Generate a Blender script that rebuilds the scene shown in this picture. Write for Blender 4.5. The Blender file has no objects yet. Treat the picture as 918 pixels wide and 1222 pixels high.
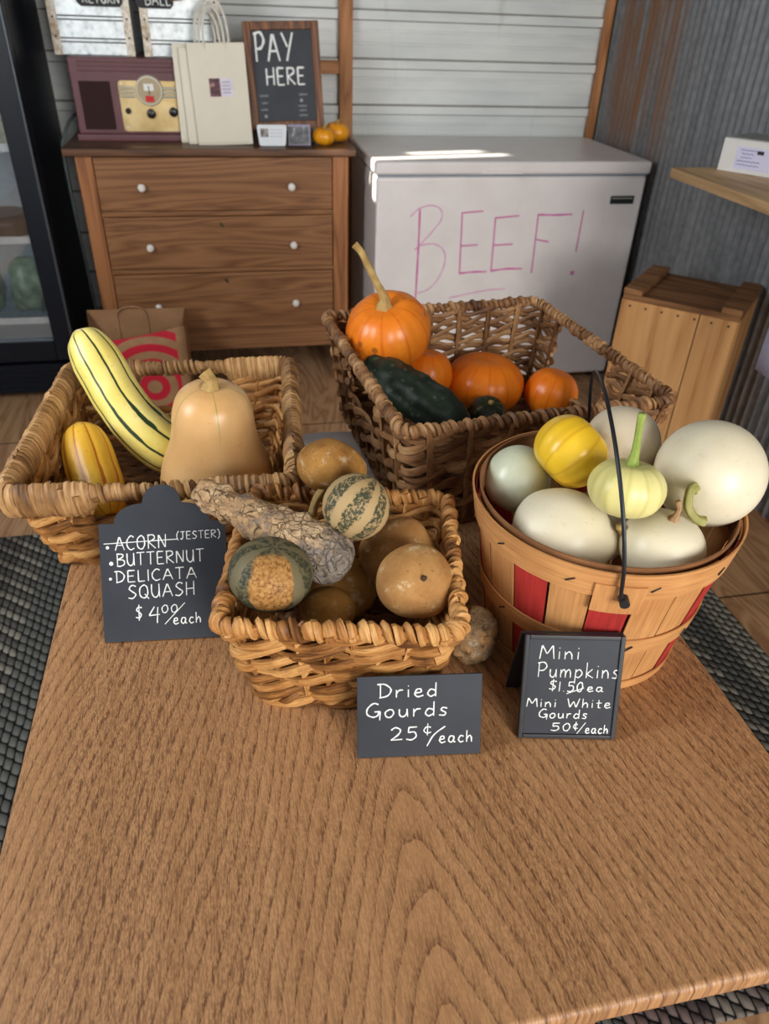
import bpy, math, random
from mathutils import Vector, Matrix, Euler, noise as mnoise

random.seed(7)
SC = bpy.context.scene
COL = SC.collection
PI = math.pi

# ------------------------------------------------------------------ camera
CAM_H = 1.38
pitch, roll, yaw = math.radians(34.6129), math.radians(2.2051), math.radians(12.4379)
_f = Vector((math.sin(yaw) * math.cos(pitch), math.cos(yaw) * math.cos(pitch), -math.sin(pitch)))
_r = Vector((math.cos(yaw), -math.sin(yaw), 0))
_u = _r.cross(_f)
_r2 = _r * math.cos(roll) + _u * math.sin(roll)
_u2 = _u * math.cos(roll) - _r * math.sin(roll)
cam_data = bpy.data.cameras.new('camera')
cam = bpy.data.objects.new('camera', cam_data)
COL.objects.link(cam)
cam.matrix_world = Matrix(((_r2.x, _u2.x, -_f.x, 0), (_r2.y, _u2.y, -_f.y, 0), (_r2.z, _u2.z, -_f.z, CAM_H), (0, 0, 0, 1)))
cam_data.sensor_fit = 'VERTICAL'
cam_data.sensor_height = 36.0
cam_data.lens = 875.906 * 36.0 / 1222.0
cam_data.clip_start = 0.02
cam_data.dof.use_dof = True
cam_data.dof.focus_distance = 0.85
cam_data.dof.aperture_fstop = 7.0
SC.camera = cam

# ------------------------------------------------------------------ world, light, exposure
SC.view_settings.view_transform = 'Standard'
SC.view_settings.look = 'None'
SC.view_settings.gamma = 1.0
SC.view_settings.use_curve_mapping = False
SC.view_settings.exposure = 0.10
SC.cycles.use_denoising = True
SC.cycles.max_bounces = 8
SC.cycles.diffuse_bounces = 4
SC.cycles.caustics_reflective = False
SC.cycles.caustics_refractive = False
SC.cycles.sample_clamp_indirect = 6.0

world = bpy.data.worlds.new('world')
SC.world = world
world.use_nodes = True
wb = world.node_tree.nodes['Background']
wb.inputs[0].default_value = (0.75, 0.86, 1.0, 1)
wb.inputs[1].default_value = 0.6


def area(name, loc, target, sx, sy, power, col):
    l = bpy.data.lights.new(name, 'AREA')
    l.shape = 'RECTANGLE'
    l.size, l.size_y = sx, sy
    l.energy = power
    l.color = col
    o = bpy.data.objects.new(name, l)
    COL.objects.link(o)
    o.location = loc
    o.rotation_euler = (Vector(target) - Vector(loc)).to_track_quat('-Z', 'Y').to_euler()
    return o


# daylight coming through the open barn doorway behind the camera and a window in the left wall
area('doorway_daylight', (1.5, -2.4, 1.75), (0.35, 1.2, 0.75), 2.2, 1.7, 178, (1.0, 0.955, 0.90))
area('left_window_daylight', (-1.62, 0.75, 1.75), (1.0, 3.0, 0.8), 1.0, 1.1, 46, (0.92, 0.96, 1.0))
sun = bpy.data.lights.new('sun', 'SUN')
sun.energy = 14.0
sun.angle = math.radians(0.53)
sun.color = (1.0, 0.93, 0.82)
sun_o = bpy.data.objects.new('sun', sun)
COL.objects.link(sun_o)
SUN_DIR = Vector((0.88, 0.15, -0.45)).normalized()
sun_o.rotation_euler = SUN_DIR.to_track_quat('-Z', 'Y').to_euler()
sun_o.location = (-4, -1, 4)


# ------------------------------------------------------------------ colour and node helpers
def lin(c):
    c /= 255.0
    return c / 12.92 if c <= 0.04045 else ((c + 0.055) / 1.055) ** 2.4


def rgb(r, g, b):
    return (lin(r), lin(g), lin(b), 1.0)


class NT:
    """small shader-graph writer"""

    def __init__(self, name, rough=0.6, spec=0.4, metal=0.0):
        self.m = bpy.data.materials.new(name)
        self.m.use_nodes = True
        self.t = self.m.node_tree
        self.b = self.t.nodes['Principled BSDF']
        self.b.inputs['Roughness'].default_value = rough
        self.b.inputs['Specular IOR Level'].default_value = spec
        self.b.inputs['Metallic'].default_value = metal
        self._tc = None

    def n(self, kind):
        return self.t.nodes.new(kind)

    def put(self, sock, v):
        if hasattr(v, 'is_output'):
            self.t.links.new(v, sock)
        else:
            sock.default_value = v

    def tc(self, which='Object'):
        if self._tc is None:
            self._tc = self.n('ShaderNodeTexCoord')
        return self._tc.outputs[which]

    def map(self, v, scale=(1, 1, 1), loc=(0, 0, 0), rot=(0, 0, 0)):
        m = self.n('ShaderNodeMapping')
        self.put(m.inputs['Vector'], v)
        m.inputs['Scale'].default_value = scale
        m.inputs['Location'].default_value = loc
        m.inputs['Rotation'].default_value = rot
        return m.outputs[0]

    def noise(self, v, scale=5, detail=3, rough=0.55, dist=0.0):
        m = self.n('ShaderNodeTexNoise')
        self.put(m.inputs['Vector'], v)
        m.inputs['Scale'].default_value = scale
        m.inputs['Detail'].default_value = detail
        m.inputs['Roughness'].default_value = rough
        m.inputs['Distortion'].default_value = dist
        return m.outputs[0]

    def voro(self, v, scale=5, feature='F1'):
        m = self.n('ShaderNodeTexVoronoi')
        m.feature = feature
        self.put(m.inputs['Vector'], v)
        m.inputs['Scale'].default_value = scale
        return m.outputs[0]

    def math(self, op, a, b=0.0, c=0.0, clamp=False):
        m = self.n('ShaderNodeMath')
        m.operation = op
        m.use_clamp = clamp
        for i, v in enumerate((a, b, c)):
            self.put(m.inputs[i], v)
        return m.outputs[0]

    def ss(self, x, lo, hi):
        m = self.n('ShaderNodeMapRange')
        m.interpolation_type = 'SMOOTHSTEP'
        self.put(m.inputs['Value'], x)
        m.inputs['From Min'].default_value = lo
        m.inputs['From Max'].default_value = hi
        return m.outputs[0]

    def sep(self, v):
        m = self.n('ShaderNodeSeparateXYZ')
        self.put(m.inputs[0], v)
        return m.outputs

    def comb(self, x=0.0, y=0.0, z=0.0):
        m = self.n('ShaderNodeCombineXYZ')
        for i, v in enumerate((x, y, z)):
            self.put(m.inputs[i], v)
        return m.outputs[0]

    def mix(self, f, a, b, mode='MIX'):
        m = self.n('ShaderNodeMix')
        m.data_type = 'RGBA'
        m.blend_type = mode
        self.put(m.inputs[0], f)
        self.put(m.inputs[6], a)
        self.put(m.inputs[7], b)
        return m.outputs[2]

    def ramp(self, f, stops):
        m = self.n('ShaderNodeValToRGB')
        self.put(m.inputs[0], f)
        e = m.color_ramp.elements
        while len(e) < len(stops):
            e.new(0.5)
        for i, (p, c) in enumerate(stops):
            e[i].position = p
            e[i].color = c
        return m.outputs[0]

    def attr(self, name):
        m = self.n('ShaderNodeAttribute')
        m.attribute_name = name
        return m.outputs['Fac']

    def bump(self, h, strength=0.3, dist=0.002):
        m = self.n('ShaderNodeBump')
        self.put(m.inputs['Height'], h)
        m.inputs['Strength'].default_value = strength
        m.inputs['Distance'].default_value = dist
        self.t.links.new(m.outputs[0], self.b.inputs['Normal'])

    def color(self, c):
        self.put(self.b.inputs['Base Color'], c)
        return self

    def rough(self, v):
        self.put(self.b.inputs['Roughness'], v)
        return self


def plain(name, c, rough=0.5, metal=0.0, var=0.06, scale=40, spec=0.4):
    g = NT(name, rough, spec, metal)
    n = g.noise(g.tc(), scale, 4)
    dark = tuple(x * (1 - var * 2) for x in c[:3]) + (1,)
    lite = tuple(min(1, x * (1 + var)) for x in c[:3]) + (1,)
    g.color(g.ramp(n, [(0.3, dark), (0.7, lite)]))
    return g.m


def wood(name, light, mid, dark, axis='X', ring=14, rough=0.55, stretch=0.07, scale=9, bump=0.15, knots=False):
    g = NT(name, rough, 0.3)
    s = {'X': (stretch, 1, 1), 'Y': (1, stretch, 1), 'Z': (1, 1, stretch)}[axis]
    oi = g.n('ShaderNodeObjectInfo')
    off = g.math('MULTIPLY', oi.outputs['Random'], 37.0)
    va = g.n('ShaderNodeVectorMath')
    va.operation = 'ADD'
    g.put(va.inputs[0], g.tc())
    g.put(va.inputs[1], g.comb(off, off, off))
    v = g.map(va.outputs[0], s)
    base = g.noise(v, scale, 3, 0.5, 0.6)
    rings = g.math('FRACT', g.math('MULTIPLY', base, ring))
    rings = g.math('ABSOLUTE', g.math('SUBTRACT', rings, 0.5))
    fine = g.noise(g.map(va.outputs[0], tuple(x if x < 1 else 1 for x in tuple(q * (0.35 if q < 1 else 1) for q in s))), scale * 26, 3)
    c = g.ramp(g.math('ADD', g.math('MULTIPLY', rings, 1.2), g.math('MULTIPLY', fine, 0.45)), [(0.2, dark), (0.5, mid), (0.85, light)])
    c = g.mix(g.math('MULTIPLY', g.ss(fine, 0.35, 0.62), 0.35), c, mid)
    g.color(c)
    g.bump(g.math('ADD', fine, g.math('MULTIPLY', rings, 0.5)), bump, 0.001)
    return g.m


# ------------------------------------------------------------------ mesh helpers
class MB:
    def __init__(self):
        self.v, self.f, self.uv, self.val = [], [], [], []

    def add(self, verts, faces, uvs=None, val=0.5):
        o = len(self.v)
        self.v += [tuple(p) for p in verts]
        self.val += [val] * len(verts)
        for i, f in enumerate(faces):
            self.f.append(tuple(o + k for k in f))
            self.uv.append(uvs[i] if uvs else [(0, 0)] * len(f))

    def box(self, x0, x1, y0, y1, z0, z1, mat=None, val=0.5):
        p = [Vector((x, y, z)) for z in (z0, z1) for y in (y0, y1) for x in (x0, x1)]
        if mat is not None:
            p = [mat @ q for q in p]
        self.add(p, [(0, 2, 3, 1), (4, 5, 7, 6), (0, 1, 5, 4), (2, 6, 7, 3), (0, 4, 6, 2), (1, 3, 7, 5)], val=val)

    def tube(self, path, rad, sides=8, closed=False, flat=None, up=None, val=0.5, caps=True, vscale=1.0):
        """path: Vectors; rad: number or list; flat=(a,b) multiplies the radius along normal / up."""
        n = len(path)
        path = [Vector(p) for p in path]
        rads = rad if isinstance(rad, (list, tuple)) else [rad] * n
        fa, fb = flat if flat else (1, 1)
        rings = []
        prev = None
        L = 0
        us = []
        for i in range(n):
            if i:
                L += (path[i] - path[i - 1]).length
            us.append(L)
            if closed:
                t = path[(i + 1) % n] - path[i - 1]
            else:
                t = path[min(i + 1, n - 1)] - path[max(i - 1, 0)]
            if t.length < 1e-9:
                t = Vector((0, 0, 1))
            t.normalize()
            if up is not None:
                a = t.cross(Vector(up))
                if a.length < 1e-5:
                    a = t.orthogonal()
                a.normalize()
            else:
                if prev is None:
                    a = t.orthogonal().normalized()
                else:
                    a = (prev - t * prev.dot(t))
                    a = a.normalized() if a.length > 1e-6 else t.orthogonal().normalized()
                prev = a
            b = t.cross(a) * -1
            rings.append([path[i] + (a * math.cos(2 * PI * k / sides) * fa + b * math.sin(2 * PI * k / sides) * fb) * rads[i] for k in range(sides)])
        vs = [p for r in rings for p in r]
        fs, uv = [], []
        m = n if closed else n - 1
        for i in range(m):
            j = (i + 1) % n
            u0, u1 = us[i], us[j] if j else L + (path[0] - path[-1]).length
            for k in range(sides):
                k2 = (k + 1) % sides
                fs.append((i * sides + k, i * sides + k2, j * sides + k2, j * sides + k))
                uv.append([(u0, k / sides * vscale), (u0, (k + 1) / sides * vscale), (u1, (k + 1) / sides * vscale), (u1, k / sides * vscale)])
        if caps and not closed:
            fs.append(tuple(reversed(range(sides))))
            uv.append([(0, 0)] * sides)
            fs.append(tuple((n - 1) * sides + k for k in range(sides)))
            uv.append([(0, 0)] * sides)
        self.add(vs, fs, uv, val)

    def cyl(self, p0, p1, r, sides=20, r1=None):
        self.tube([p0, p1], [r, r if r1 is None else r1], sides)

    def prism(self, poly, y0, y1, val=0.5):
        """outline in the local x-z plane extruded along y"""
        n = len(poly)
        vs = [(x, y0, z) for x, z in poly] + [(x, y1, z) for x, z in poly]
        fs = [tuple(range(n)), tuple(reversed(range(n, 2 * n)))]
        fs += [(i, i + n, (i + 1) % n + n, (i + 1) % n) for i in range(n)]
        self.add(vs, fs, val=val)

    def build(self, name, mat, parent=None, smooth=True, bevel=0.0, seg=2, angle=40, mats=None):
        me = bpy.data.meshes.new(name)
        me.from_pydata(self.v, [], self.f)
        uvl = me.uv_layers.new(name='UVMap')
        flat = [c for f in self.uv for c in f]
        if len(flat) == len(uvl.data):
            uvl.data.foreach_set('uv', [c for p in flat for c in p])
        at = me.attributes.new('vary', 'FLOAT', 'POINT')
        at.data.foreach_set('value', self.val)
        me.materials.append(mat)
        o = bpy.data.objects.new(name, me)
        COL.objects.link(o)
        if bevel:
            mod = o.modifiers.new('bevel', 'BEVEL')
            mod.width = bevel
            mod.segments = seg
            mod.limit_method = 'ANGLE'
            mod.angle_limit = math.radians(35)
        if smooth:
            me.polygons.foreach_set('use_smooth', [True] * len(me.polygons))
            if angle < 180:
                me.set_sharp_from_angle(angle=math.radians(angle)) if not bevel else None
                if bevel:
                    me.set_sharp_from_angle(angle=math.radians(179))
                    w = o.modifiers.new('wn', 'WEIGHTED_NORMAL')
        if parent is not None:
            o.parent = parent
        return o


def tag(o, label=None, cat=None, group=None, kind=None):
    if label:
        o['label'] = label
    if cat:
        o['category'] = cat
    if group:
        o['group'] = group
    if kind:
        o['kind'] = kind
    return o


def thing(name, label, cat, loc=(0, 0, 0), rot=None, group=None):
    o = bpy.data.objects.new(name, None)
    o.empty_display_size = 0.05
    COL.objects.link(o)
    o.location = loc
    if rot is not None:
        if isinstance(rot, (int, float)):
            o.rotation_euler = (0, 0, rot)
        else:
            o.rotation_mode = 'QUATERNION'
            o.rotation_quaternion = rot
    return tag(o, label, cat, group)


def struct(o):
    o['kind'] = 'structure'
    return o


def catmull(pts, sub=6, closed=False):
    pts = [Vector(p) if len(p) == 3 else Vector((p[0], p[1], 0)) for p in pts]
    n = len(pts)
    if n < 3:
        return pts
    out = []
    rng = range(n if closed else n - 1)
    for i in rng:
        p0 = pts[(i - 1) % n] if closed or i > 0 else pts[0]
        p1, p2 = pts[i], pts[(i + 1) % n]
        p3 = pts[(i + 2) % n] if closed or i + 2 < n else pts[n - 1]
        for k in range(sub):
            t = k / sub
            out.append(0.5 * ((2 * p1) + (p2 - p0) * t + (2 * p0 - 5 * p1 + 4 * p2 - p3) * t * t + (3 * p1 - p0 - 3 * p2 + p3) * t ** 3))
    if not closed:
        out.append(pts[-1])
    return out


# ------------------------------------------------------------------ handwriting
GL = {  # strokes on a 1-high grid, '~' marks a smoothed stroke
    'A': (0.72, [[(0, 0), (0.36, 1), (0.72, 0)], [(0.1, 0.36), (0.64, 0.36)]]),
    'B': (0.62, [[(0.05, 0), (0.05, 1)], ['~', (0, 0.98), (0.45, 0.95), (0.5, 0.75), (0.08, 0.54)], ['~', (0.08, 0.54), (0.55, 0.46), (0.6, 0.15), (0.3, 0), (0, 0.02)]]),
    'C': (0.6, [['~', (0.58, 0.88), (0.35, 1), (0.06, 0.7), (0.04, 0.3), (0.28, 0), (0.6, 0.1)]]),
    'D': (0.68, [[(0.12, 0), (0.12, 0.95)], ['~', (-0.04, 0.97), (0.35, 0.97), (0.66, 0.6), (0.5, 0.15), (0.06, 0)]]),
    'E': (0.55, [[(0.55, 1), (0.05, 1), (0.04, 0), (0.56, 0)], [(0.05, 0.52), (0.46, 0.52)]]),
    'F': (0.52, [[(0.04, 0), (0.05, 1), (0.55, 1)], [(0.05, 0.52), (0.42, 0.52)]]),
    'G': (0.68, [['~', (0.6, 0.92), (0.35, 1), (0.06, 0.65), (0.05, 0.25), (0.32, 0.05), (0.55, 0.15), (0.62, 0.45)], [(0.4, 0.42), (0.68, 0.42), (0.66, -0.18)]]),
    'H': (0.64, [[(0.04, 0), (0.06, 1)], [(0.58, 0), (0.6, 1.05)], [(0.05, 0.48), (0.6, 0.52)]]),
    'I': (0.14, [[(0.07, 0), (0.07, 1)]]),
    'J': (0.55, [['~', (0.32, 1), (0.32, 0.3), (0.18, 0), (0, 0.15)], [(0.05, 1), (0.58, 1)]]),
    'L': (0.5, [[(0.05, 1), (0.05, 0), (0.52, 0.02)]]),
    'M': (0.8, [[(0, 0), (0.1, 1), (0.4, 0.35), (0.7, 1), (0.8, 0)]]),
    'N': (0.66, [[(0.04, 0), (0.06, 1), (0.58, 0), (0.62, 1)]]),
    'O': (0.66, [['~', (0.4, 1), (0.08, 0.75), (0.08, 0.2), (0.38, 0), (0.62, 0.3), (0.58, 0.8), (0.36, 1)]]),
    'P': (0.6, [[(0.08, 0), (0.1, 1)], ['~', (0, 0.95), (0.4, 1.02), (0.6, 0.75), (0.4, 0.48), (0.1, 0.45)]]),
    'Q': (0.68, [['~', (0.4, 1), (0.08, 0.75), (0.08, 0.2), (0.38, 0), (0.62, 0.3), (0.58, 0.8), (0.36, 1)], [(0.4, 0.3), (0.7, -0.08)]]),
    'R': (0.64, [[(0.06, 0), (0.07, 1)], ['~', (0, 0.97), (0.45, 0.98), (0.56, 0.72), (0.1, 0.48)], [(0.1, 0.48), (0.64, 0)]]),
    'S': (0.58, [['~', (0.56, 0.9), (0.3, 1), (0.08, 0.76), (0.3, 0.52), (0.54, 0.3), (0.3, 0.02), (0, 0.08)]]),
    'T': (0.62, [[(0, 1), (0.64, 1.02)], [(0.32, 1), (0.3, 0)]]),
    'U': (0.62, [['~', (0.04, 1), (0.05, 0.3), (0.28, 0), (0.54, 0.25), (0.58, 1)], [(0.58, 1), (0.6, 0)]]),
    'W': (0.9, [[(0, 1), (0.2, 0), (0.45, 0.7), (0.66, 0), (0.9, 1)]]),
    'Y': (0.66, [[(0, 1), (0.32, 0.5)], [(0.68, 1), (0.24, 0)]]),
    'a': (0.55, [['~', (0.45, 0.52), (0.18, 0.55), (0.05, 0.22), (0.22, 0), (0.42, 0.25), (0.46, 0.52)], ['~', (0.46, 0.52), (0.44, 0.1), (0.58, 0.02)]]),
    'c': (0.42, [['~', (0.42, 0.48), (0.22, 0.56), (0.05, 0.25), (0.2, 0), (0.44, 0.08)]]),
    'd': (0.52, [['~', (0.44, 0.42), (0.2, 0.52), (0.04, 0.22), (0.2, 0), (0.44, 0.16)], [(0.46, 1), (0.45, 0)]]),
    'e': (0.48, [['~', (0.06, 0.28), (0.36, 0.34), (0.36, 0.54), (0.16, 0.54), (0.05, 0.22), (0.2, 0), (0.5, 0.1)]]),
    'h': (0.5, [[(0.06, 1), (0.05, 0)], ['~', (0.05, 0.25), (0.25, 0.54), (0.4, 0.4), (0.42, 0)]]),
    'i': (0.16, [[(0.08, 0.55), (0.08, 0)], [(0.06, 0.82), (0.1, 0.78)]]),
    'k': (0.5, [[(0.05, 1.05), (0.05, 0)], [(0.42, 0.6), (0.06, 0.25), (0.5, 0)]]),
    'm': (0.76, [[(0.05, 0.55), (0.05, 0)], ['~', (0.05, 0.3), (0.22, 0.54), (0.36, 0.38), (0.36, 0)], ['~', (0.36, 0.3), (0.54, 0.54), (0.68, 0.38), (0.7, 0)]]),
    'n': (0.5, [[(0.05, 0.55), (0.05, 0)], ['~', (0.05, 0.3), (0.24, 0.54), (0.4, 0.38), (0.44, 0)]]),
    'o': (0.5, [['~', (0.26, 0.54), (0.06, 0.36), (0.1, 0.06), (0.3, 0), (0.46, 0.25), (0.4, 0.5), (0.22, 0.54)]]),
    'p': (0.54, [[(0.08, 0.58), (0.05, -0.4)], ['~', (0.06, 0.38), (0.3, 0.56), (0.5, 0.3), (0.3, 0.02), (0.08, 0.08)]]),
    'r': (0.4, [[(0.06, 0.55), (0.06, 0)], ['~', (0.06, 0.28), (0.2, 0.5), (0.4, 0.52)]]),
    's': (0.42, [['~', (0.4, 0.5), (0.2, 0.56), (0.1, 0.4), (0.32, 0.2), (0.26, 0.02), (0, 0.04)]]),
    't': (0.42, [[(0.2, 0.9), (0.18, 0.04), (0.36, 0)], [(0.02, 0.52), (0.42, 0.56)]]),
    'u': (0.5, [['~', (0.05, 0.55), (0.06, 0.15), (0.22, 0), (0.4, 0.2), (0.43, 0.55)], [(0.43, 0.55), (0.46, 0)]]),
    '0': (0.5, [['~', (0.28, 1), (0.06, 0.65), (0.1, 0.12), (0.3, 0), (0.48, 0.4), (0.42, 0.88), (0.24, 1)]]),
    '1': (0.16, [[(0.08, 1), (0.06, 0)]]),
    '2': (0.6, [['~', (0.04, 0.8), (0.24, 1), (0.5, 0.82), (0.4, 0.45), (0.02, 0.02)], [(0.02, 0.02), (0.6, 0.06)]]),
    '4': (0.62, [[(0.34, 1), (0.02, 0.42), (0.62, 0.46)], [(0.52, 0.95), (0.46, -0.1)]]),
    '5': (0.55, [[(0.55, 1), (0.14, 0.98), (0.1, 0.58)], ['~', (0.1, 0.58), (0.42, 0.6), (0.5, 0.25), (0.28, 0), (0, 0.06)]]),
    '$': (0.5, [['~', (0.48, 0.85), (0.24, 0.9), (0.1, 0.7), (0.4, 0.4), (0.3, 0.14), (0.02, 0.18)], [(0.27, 1.08), (0.25, -0.06)]]),
    '¢': (0.5, [['~', (0.46, 0.7), (0.22, 0.75), (0.06, 0.45), (0.22, 0.2), (0.48, 0.28)], [(0.28, 1.05), (0.26, 0)]]),
    '/': (0.6, [[(0, 0), (0.6, 1)]]),
    '.': (0.14, [[(0.05, 0), (0.08, 0.03)]]),
    '!': (0.16, [[(0.1, 1), (0.05, 0.3)], [(0.02, 0.02), (0.05, 0.03)]]),
    '(': (0.24, [['~', (0.24, 1.1), (0.04, 0.7), (0.04, 0.2), (0.2, -0.1)]]),
    ')': (0.24, [['~', (0.02, 1.1), (0.24, 0.7), (0.22, 0.1), (0, -0.2)]]),
    '*': (0.2, [[(0.02, 0.35), (0.16, 0.4), (0.1, 0.3), (0.08, 0.42)]]),
}


def write(mb, s, x0, x1, z, h, y, w, slope=0.0, thick=0.45):
    """letters of height h between x0 and x1 on baseline z, on the plane y (facing -y)."""
    gap = 0.2
    tot = sum((GL[c][0] if c != ' ' else 0.45) + gap for c in s) - gap
    k = (x1 - x0) / tot
    x = 0.0
    for c in s:
        if c == ' ':
            x += 0.45 + gap
            continue
        wd, strokes = GL[c]
        for st in strokes:
            sm = st[0] == '~'
            pts = [p for p in st if p != '~']
            pts = [(x0 + (x + p[0]) * k, z + p[1] * h + slope * ((x + p[0]) * k)) for p in pts]
            stroke(mb, pts, y, w, sm, thick)
        x += wd + gap


def stroke(mb, pts, y, w, smooth=False, thick=0.45):
    P = catmull([(p[0], y, p[1]) for p in pts], 5) if smooth else [Vector((p[0], y, p[1])) for p in pts]
    if not smooth and len(P) > 2:      # soften the corners a little by doubling joints
        q = [P[0]]
        for i in range(1, len(P) - 1):
            q += [P[i].lerp(P[i - 1], 0.06), P[i].lerp(P[i + 1], 0.06)]
        P = q + [P[-1]]
    n = len(P)
    rad = [w * (0.85 + 0.15 * math.sin(i * 1.3)) for i in range(n)]
    rad[0] *= 0.8
    rad[-1] *= 0.7
    mb.tube(P, rad, 6, up=(0, 1, 0), flat=(1, thick))
    return mb


# ------------------------------------------------------------------ materials
CHALK = plain('chalk', rgb(236, 240, 238), 0.9, var=0.05)


def slate_mat():
    g = NT('slate_paint', 0.55, 0.35)
    n = g.noise(g.tc(), 9, 5, 0.6)
    g.color(g.ramp(n, [(0.3, rgb(40, 44, 51)), (0.7, rgb(54, 58, 66))]))
    return g.m


SLATE = slate_mat()


def table_mat():
    g = NT('table_wood', 0.42, 0.35)
    x, y, z = g.sep(g.tc())
    # nested cathedral arches around x = .12 that straighten out to both sides
    warp = g.noise(g.map(g.tc(), (3.0, 1.0, 1)), 2.2, 2)
    warp2 = g.noise(g.map(g.tc(), (26, 7, 1)), 1.0, 3)
    xm = g.math('ADD', g.math('ADD', x, 0.014), g.math('MULTIPLY', g.math('SUBTRACT', warp, 0.5), 0.05))
    a = g.math('SQRT', g.math('ADD', g.math('MULTIPLY', xm, xm), 0.0007))
    f = g.math('ADD', g.math('MULTIPLY', a, 80.0), g.math('MULTIPLY', y, 21.0))
    f = g.math('ADD', f, g.math('MULTIPLY', warp2, 1.3))
    fr = g.math('FRACT', f)
    line = g.math('POWER', g.math('SUBTRACT', 1.0, fr), 4.0)
    line = g.math('MULTIPLY', line, g.ss(fr, 0.0, 0.03))
    pore = g.noise(g.map(g.tc(), (1150, 200, 1)), 1.0, 3, 0.6)
    pore2 = g.noise(g.map(g.tc(), (620, 62, 1)), 1.0, 3, 0.65)
    streak = g.noise(g.map(g.tc(), (70, 2.0, 1)), 1.0, 4, 0.6)
    wide = g.noise(g.map(g.tc(), (9, 0.8, 1)), 1.0, 2, 0.5)
    pd = g.math('SUBTRACT', 1.0, g.ss(pore, 0.44, 0.52))
    pm = g.math('SUBTRACT', 1.0, g.ss(pore2, 0.40, 0.50))
    pr_ = g.math('MAXIMUM', g.math('MULTIPLY', pd, 0.8), pm)
    dens = g.math('ADD', g.math('MULTIPLY', g.ss(wide, 0.35, 0.65), 0.38), g.math('ADD', 0.35, g.math('MULTIPLY', line, 0.95)))
    dark = g.math('MULTIPLY', pr_, dens, clamp=True)
    dark = g.math('MAXIMUM', dark, g.math('MULTIPLY', line, g.math('ADD', 0.45, g.math('MULTIPLY', pr_, 0.55))))
    dark = g.math('MINIMUM', dark, 1.0)
    base = g.ramp(streak, [(0.25, rgb(172, 128, 86)), (0.55, rgb(186, 141, 98)), (0.8, rgb(196, 152, 108))])
    col = g.mix(g.math('MULTIPLY', dark, 0.9), base, rgb(92, 56, 32))
    g.color(col)
    g.rough(g.math('ADD', 0.36, g.math('MULTIPLY', dark, 0.25)))
    g.bump(g.math('SUBTRACT', 1.0, dark), 0.25, 0.0008)
    return g.m


TABLE = table_mat()


def straw(name, dark, mid, light, rough=0.55):
    g = NT(name, rough, 0.35)
    uv = g.tc('UV')
    v = g.attr('vary')
    sx, sy, sz = g.sep(uv)
    vec = g.comb(g.math('MULTIPLY', sx, 26), g.math('MULTIPLY', sy, 9), g.math('MULTIPLY', v, 40))
    fib = g.noise(vec, 1.0, 3, 0.6)
    fib2 = g.noise(g.comb(g.math('MULTIPLY', sx, 90), g.math('MULTIPLY', sy, 22), g.math('MULTIPLY', v, 40)), 1.0, 2)
    patch = g.noise(g.tc(), 22, 3)
    s = g.math('ADD', g.math('MULTIPLY', fib, 0.55), g.math('MULTIPLY', patch, 0.45))
    s = g.math('ADD', s, g.math('MULTIPLY', g.math('SUBTRACT', v, 0.5), 0.28))
    c = g.ramp(s, [(0.3, dark), (0.48, mid), (0.7, light)])
    c = g.mix(g.math('MULTIPLY', g.ss(fib2, 0.5, 0.3), 0.4), c, dark)
    g.color(c)
    g.bump(g.math('ADD', fib, g.math('MULTIPLY', fib2, 0.5)), 0.5, 0.0012)
    return g.m


STRAW_GOLD = straw('straw_golden', rgb(92, 56, 26), rgb(172, 118, 62), rgb(218, 168, 104))
STRAW_BROWN = straw('straw_brown', rgb(78, 50, 30), rgb(136, 96, 60), rgb(184, 144, 100))
STRAW_TAN = straw('straw_tan', rgb(92, 62, 34), rgb(156, 116, 72), rgb(200, 160, 108))

# ------------------------------------------------------------------ the room
XL, XR, YB, YF, ZC = -1.75, 1.70, 3.56, -1.9, 2.55


def plywood_mat():
    g = NT('plywood', 0.6, 0.3)
    v = g.map(g.tc(), (1, 0.16, 1))
    b = g.noise(v, 5.5, 3, 0.5, 1.2)
    r = g.math('ABSOLUTE', g.math('SUBTRACT', g.math('FRACT', g.math('MULTIPLY', b, 11)), 0.5))
    fine = g.noise(g.map(g.tc(), (140, 9, 1)), 1, 3)
    c = g.ramp(g.math('ADD', r, g.math('MULTIPLY', fine, 0.35)), [(0.15, rgb(142, 104, 72)), (0.45, rgb(172, 134, 98)), (0.8, rgb(186, 148, 110))])
    spots = g.ss(g.voro(g.tc(), 7), 0.06, 0.03)
    c = g.mix(g.math('MULTIPLY', spots, 0.6), c, rgb(96, 64, 40))
    sx, sy, sz = g.sep(g.tc())
    seam = g.math('ABSOLUTE', g.math('SUBTRACT', g.math('FRACT', g.math('ADD', g.math('DIVIDE', sy, 1.22), 0.37)), 0.5))
    c = g.mix(g.ss(seam, 0.004, 0.0015), c, rgb(52, 36, 24))
    g.color(c)
    g.bump(fine, 0.15, 0.001)
    return g.m


m = MB()
m.box(XL, XR + 0.2, YF, YB + 0.2, -0.06, 0.0)
struct(m.build('floor', plywood_mat(), smooth=False))
m = MB()
m.box(XL - 0.1, XR + 0.2, YF, YB + 0.2, ZC, ZC + 0.05)
struct(m.build('ceiling', plain('ceiling_board', rgb(150, 146, 140), 0.8), smooth=False))


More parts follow.
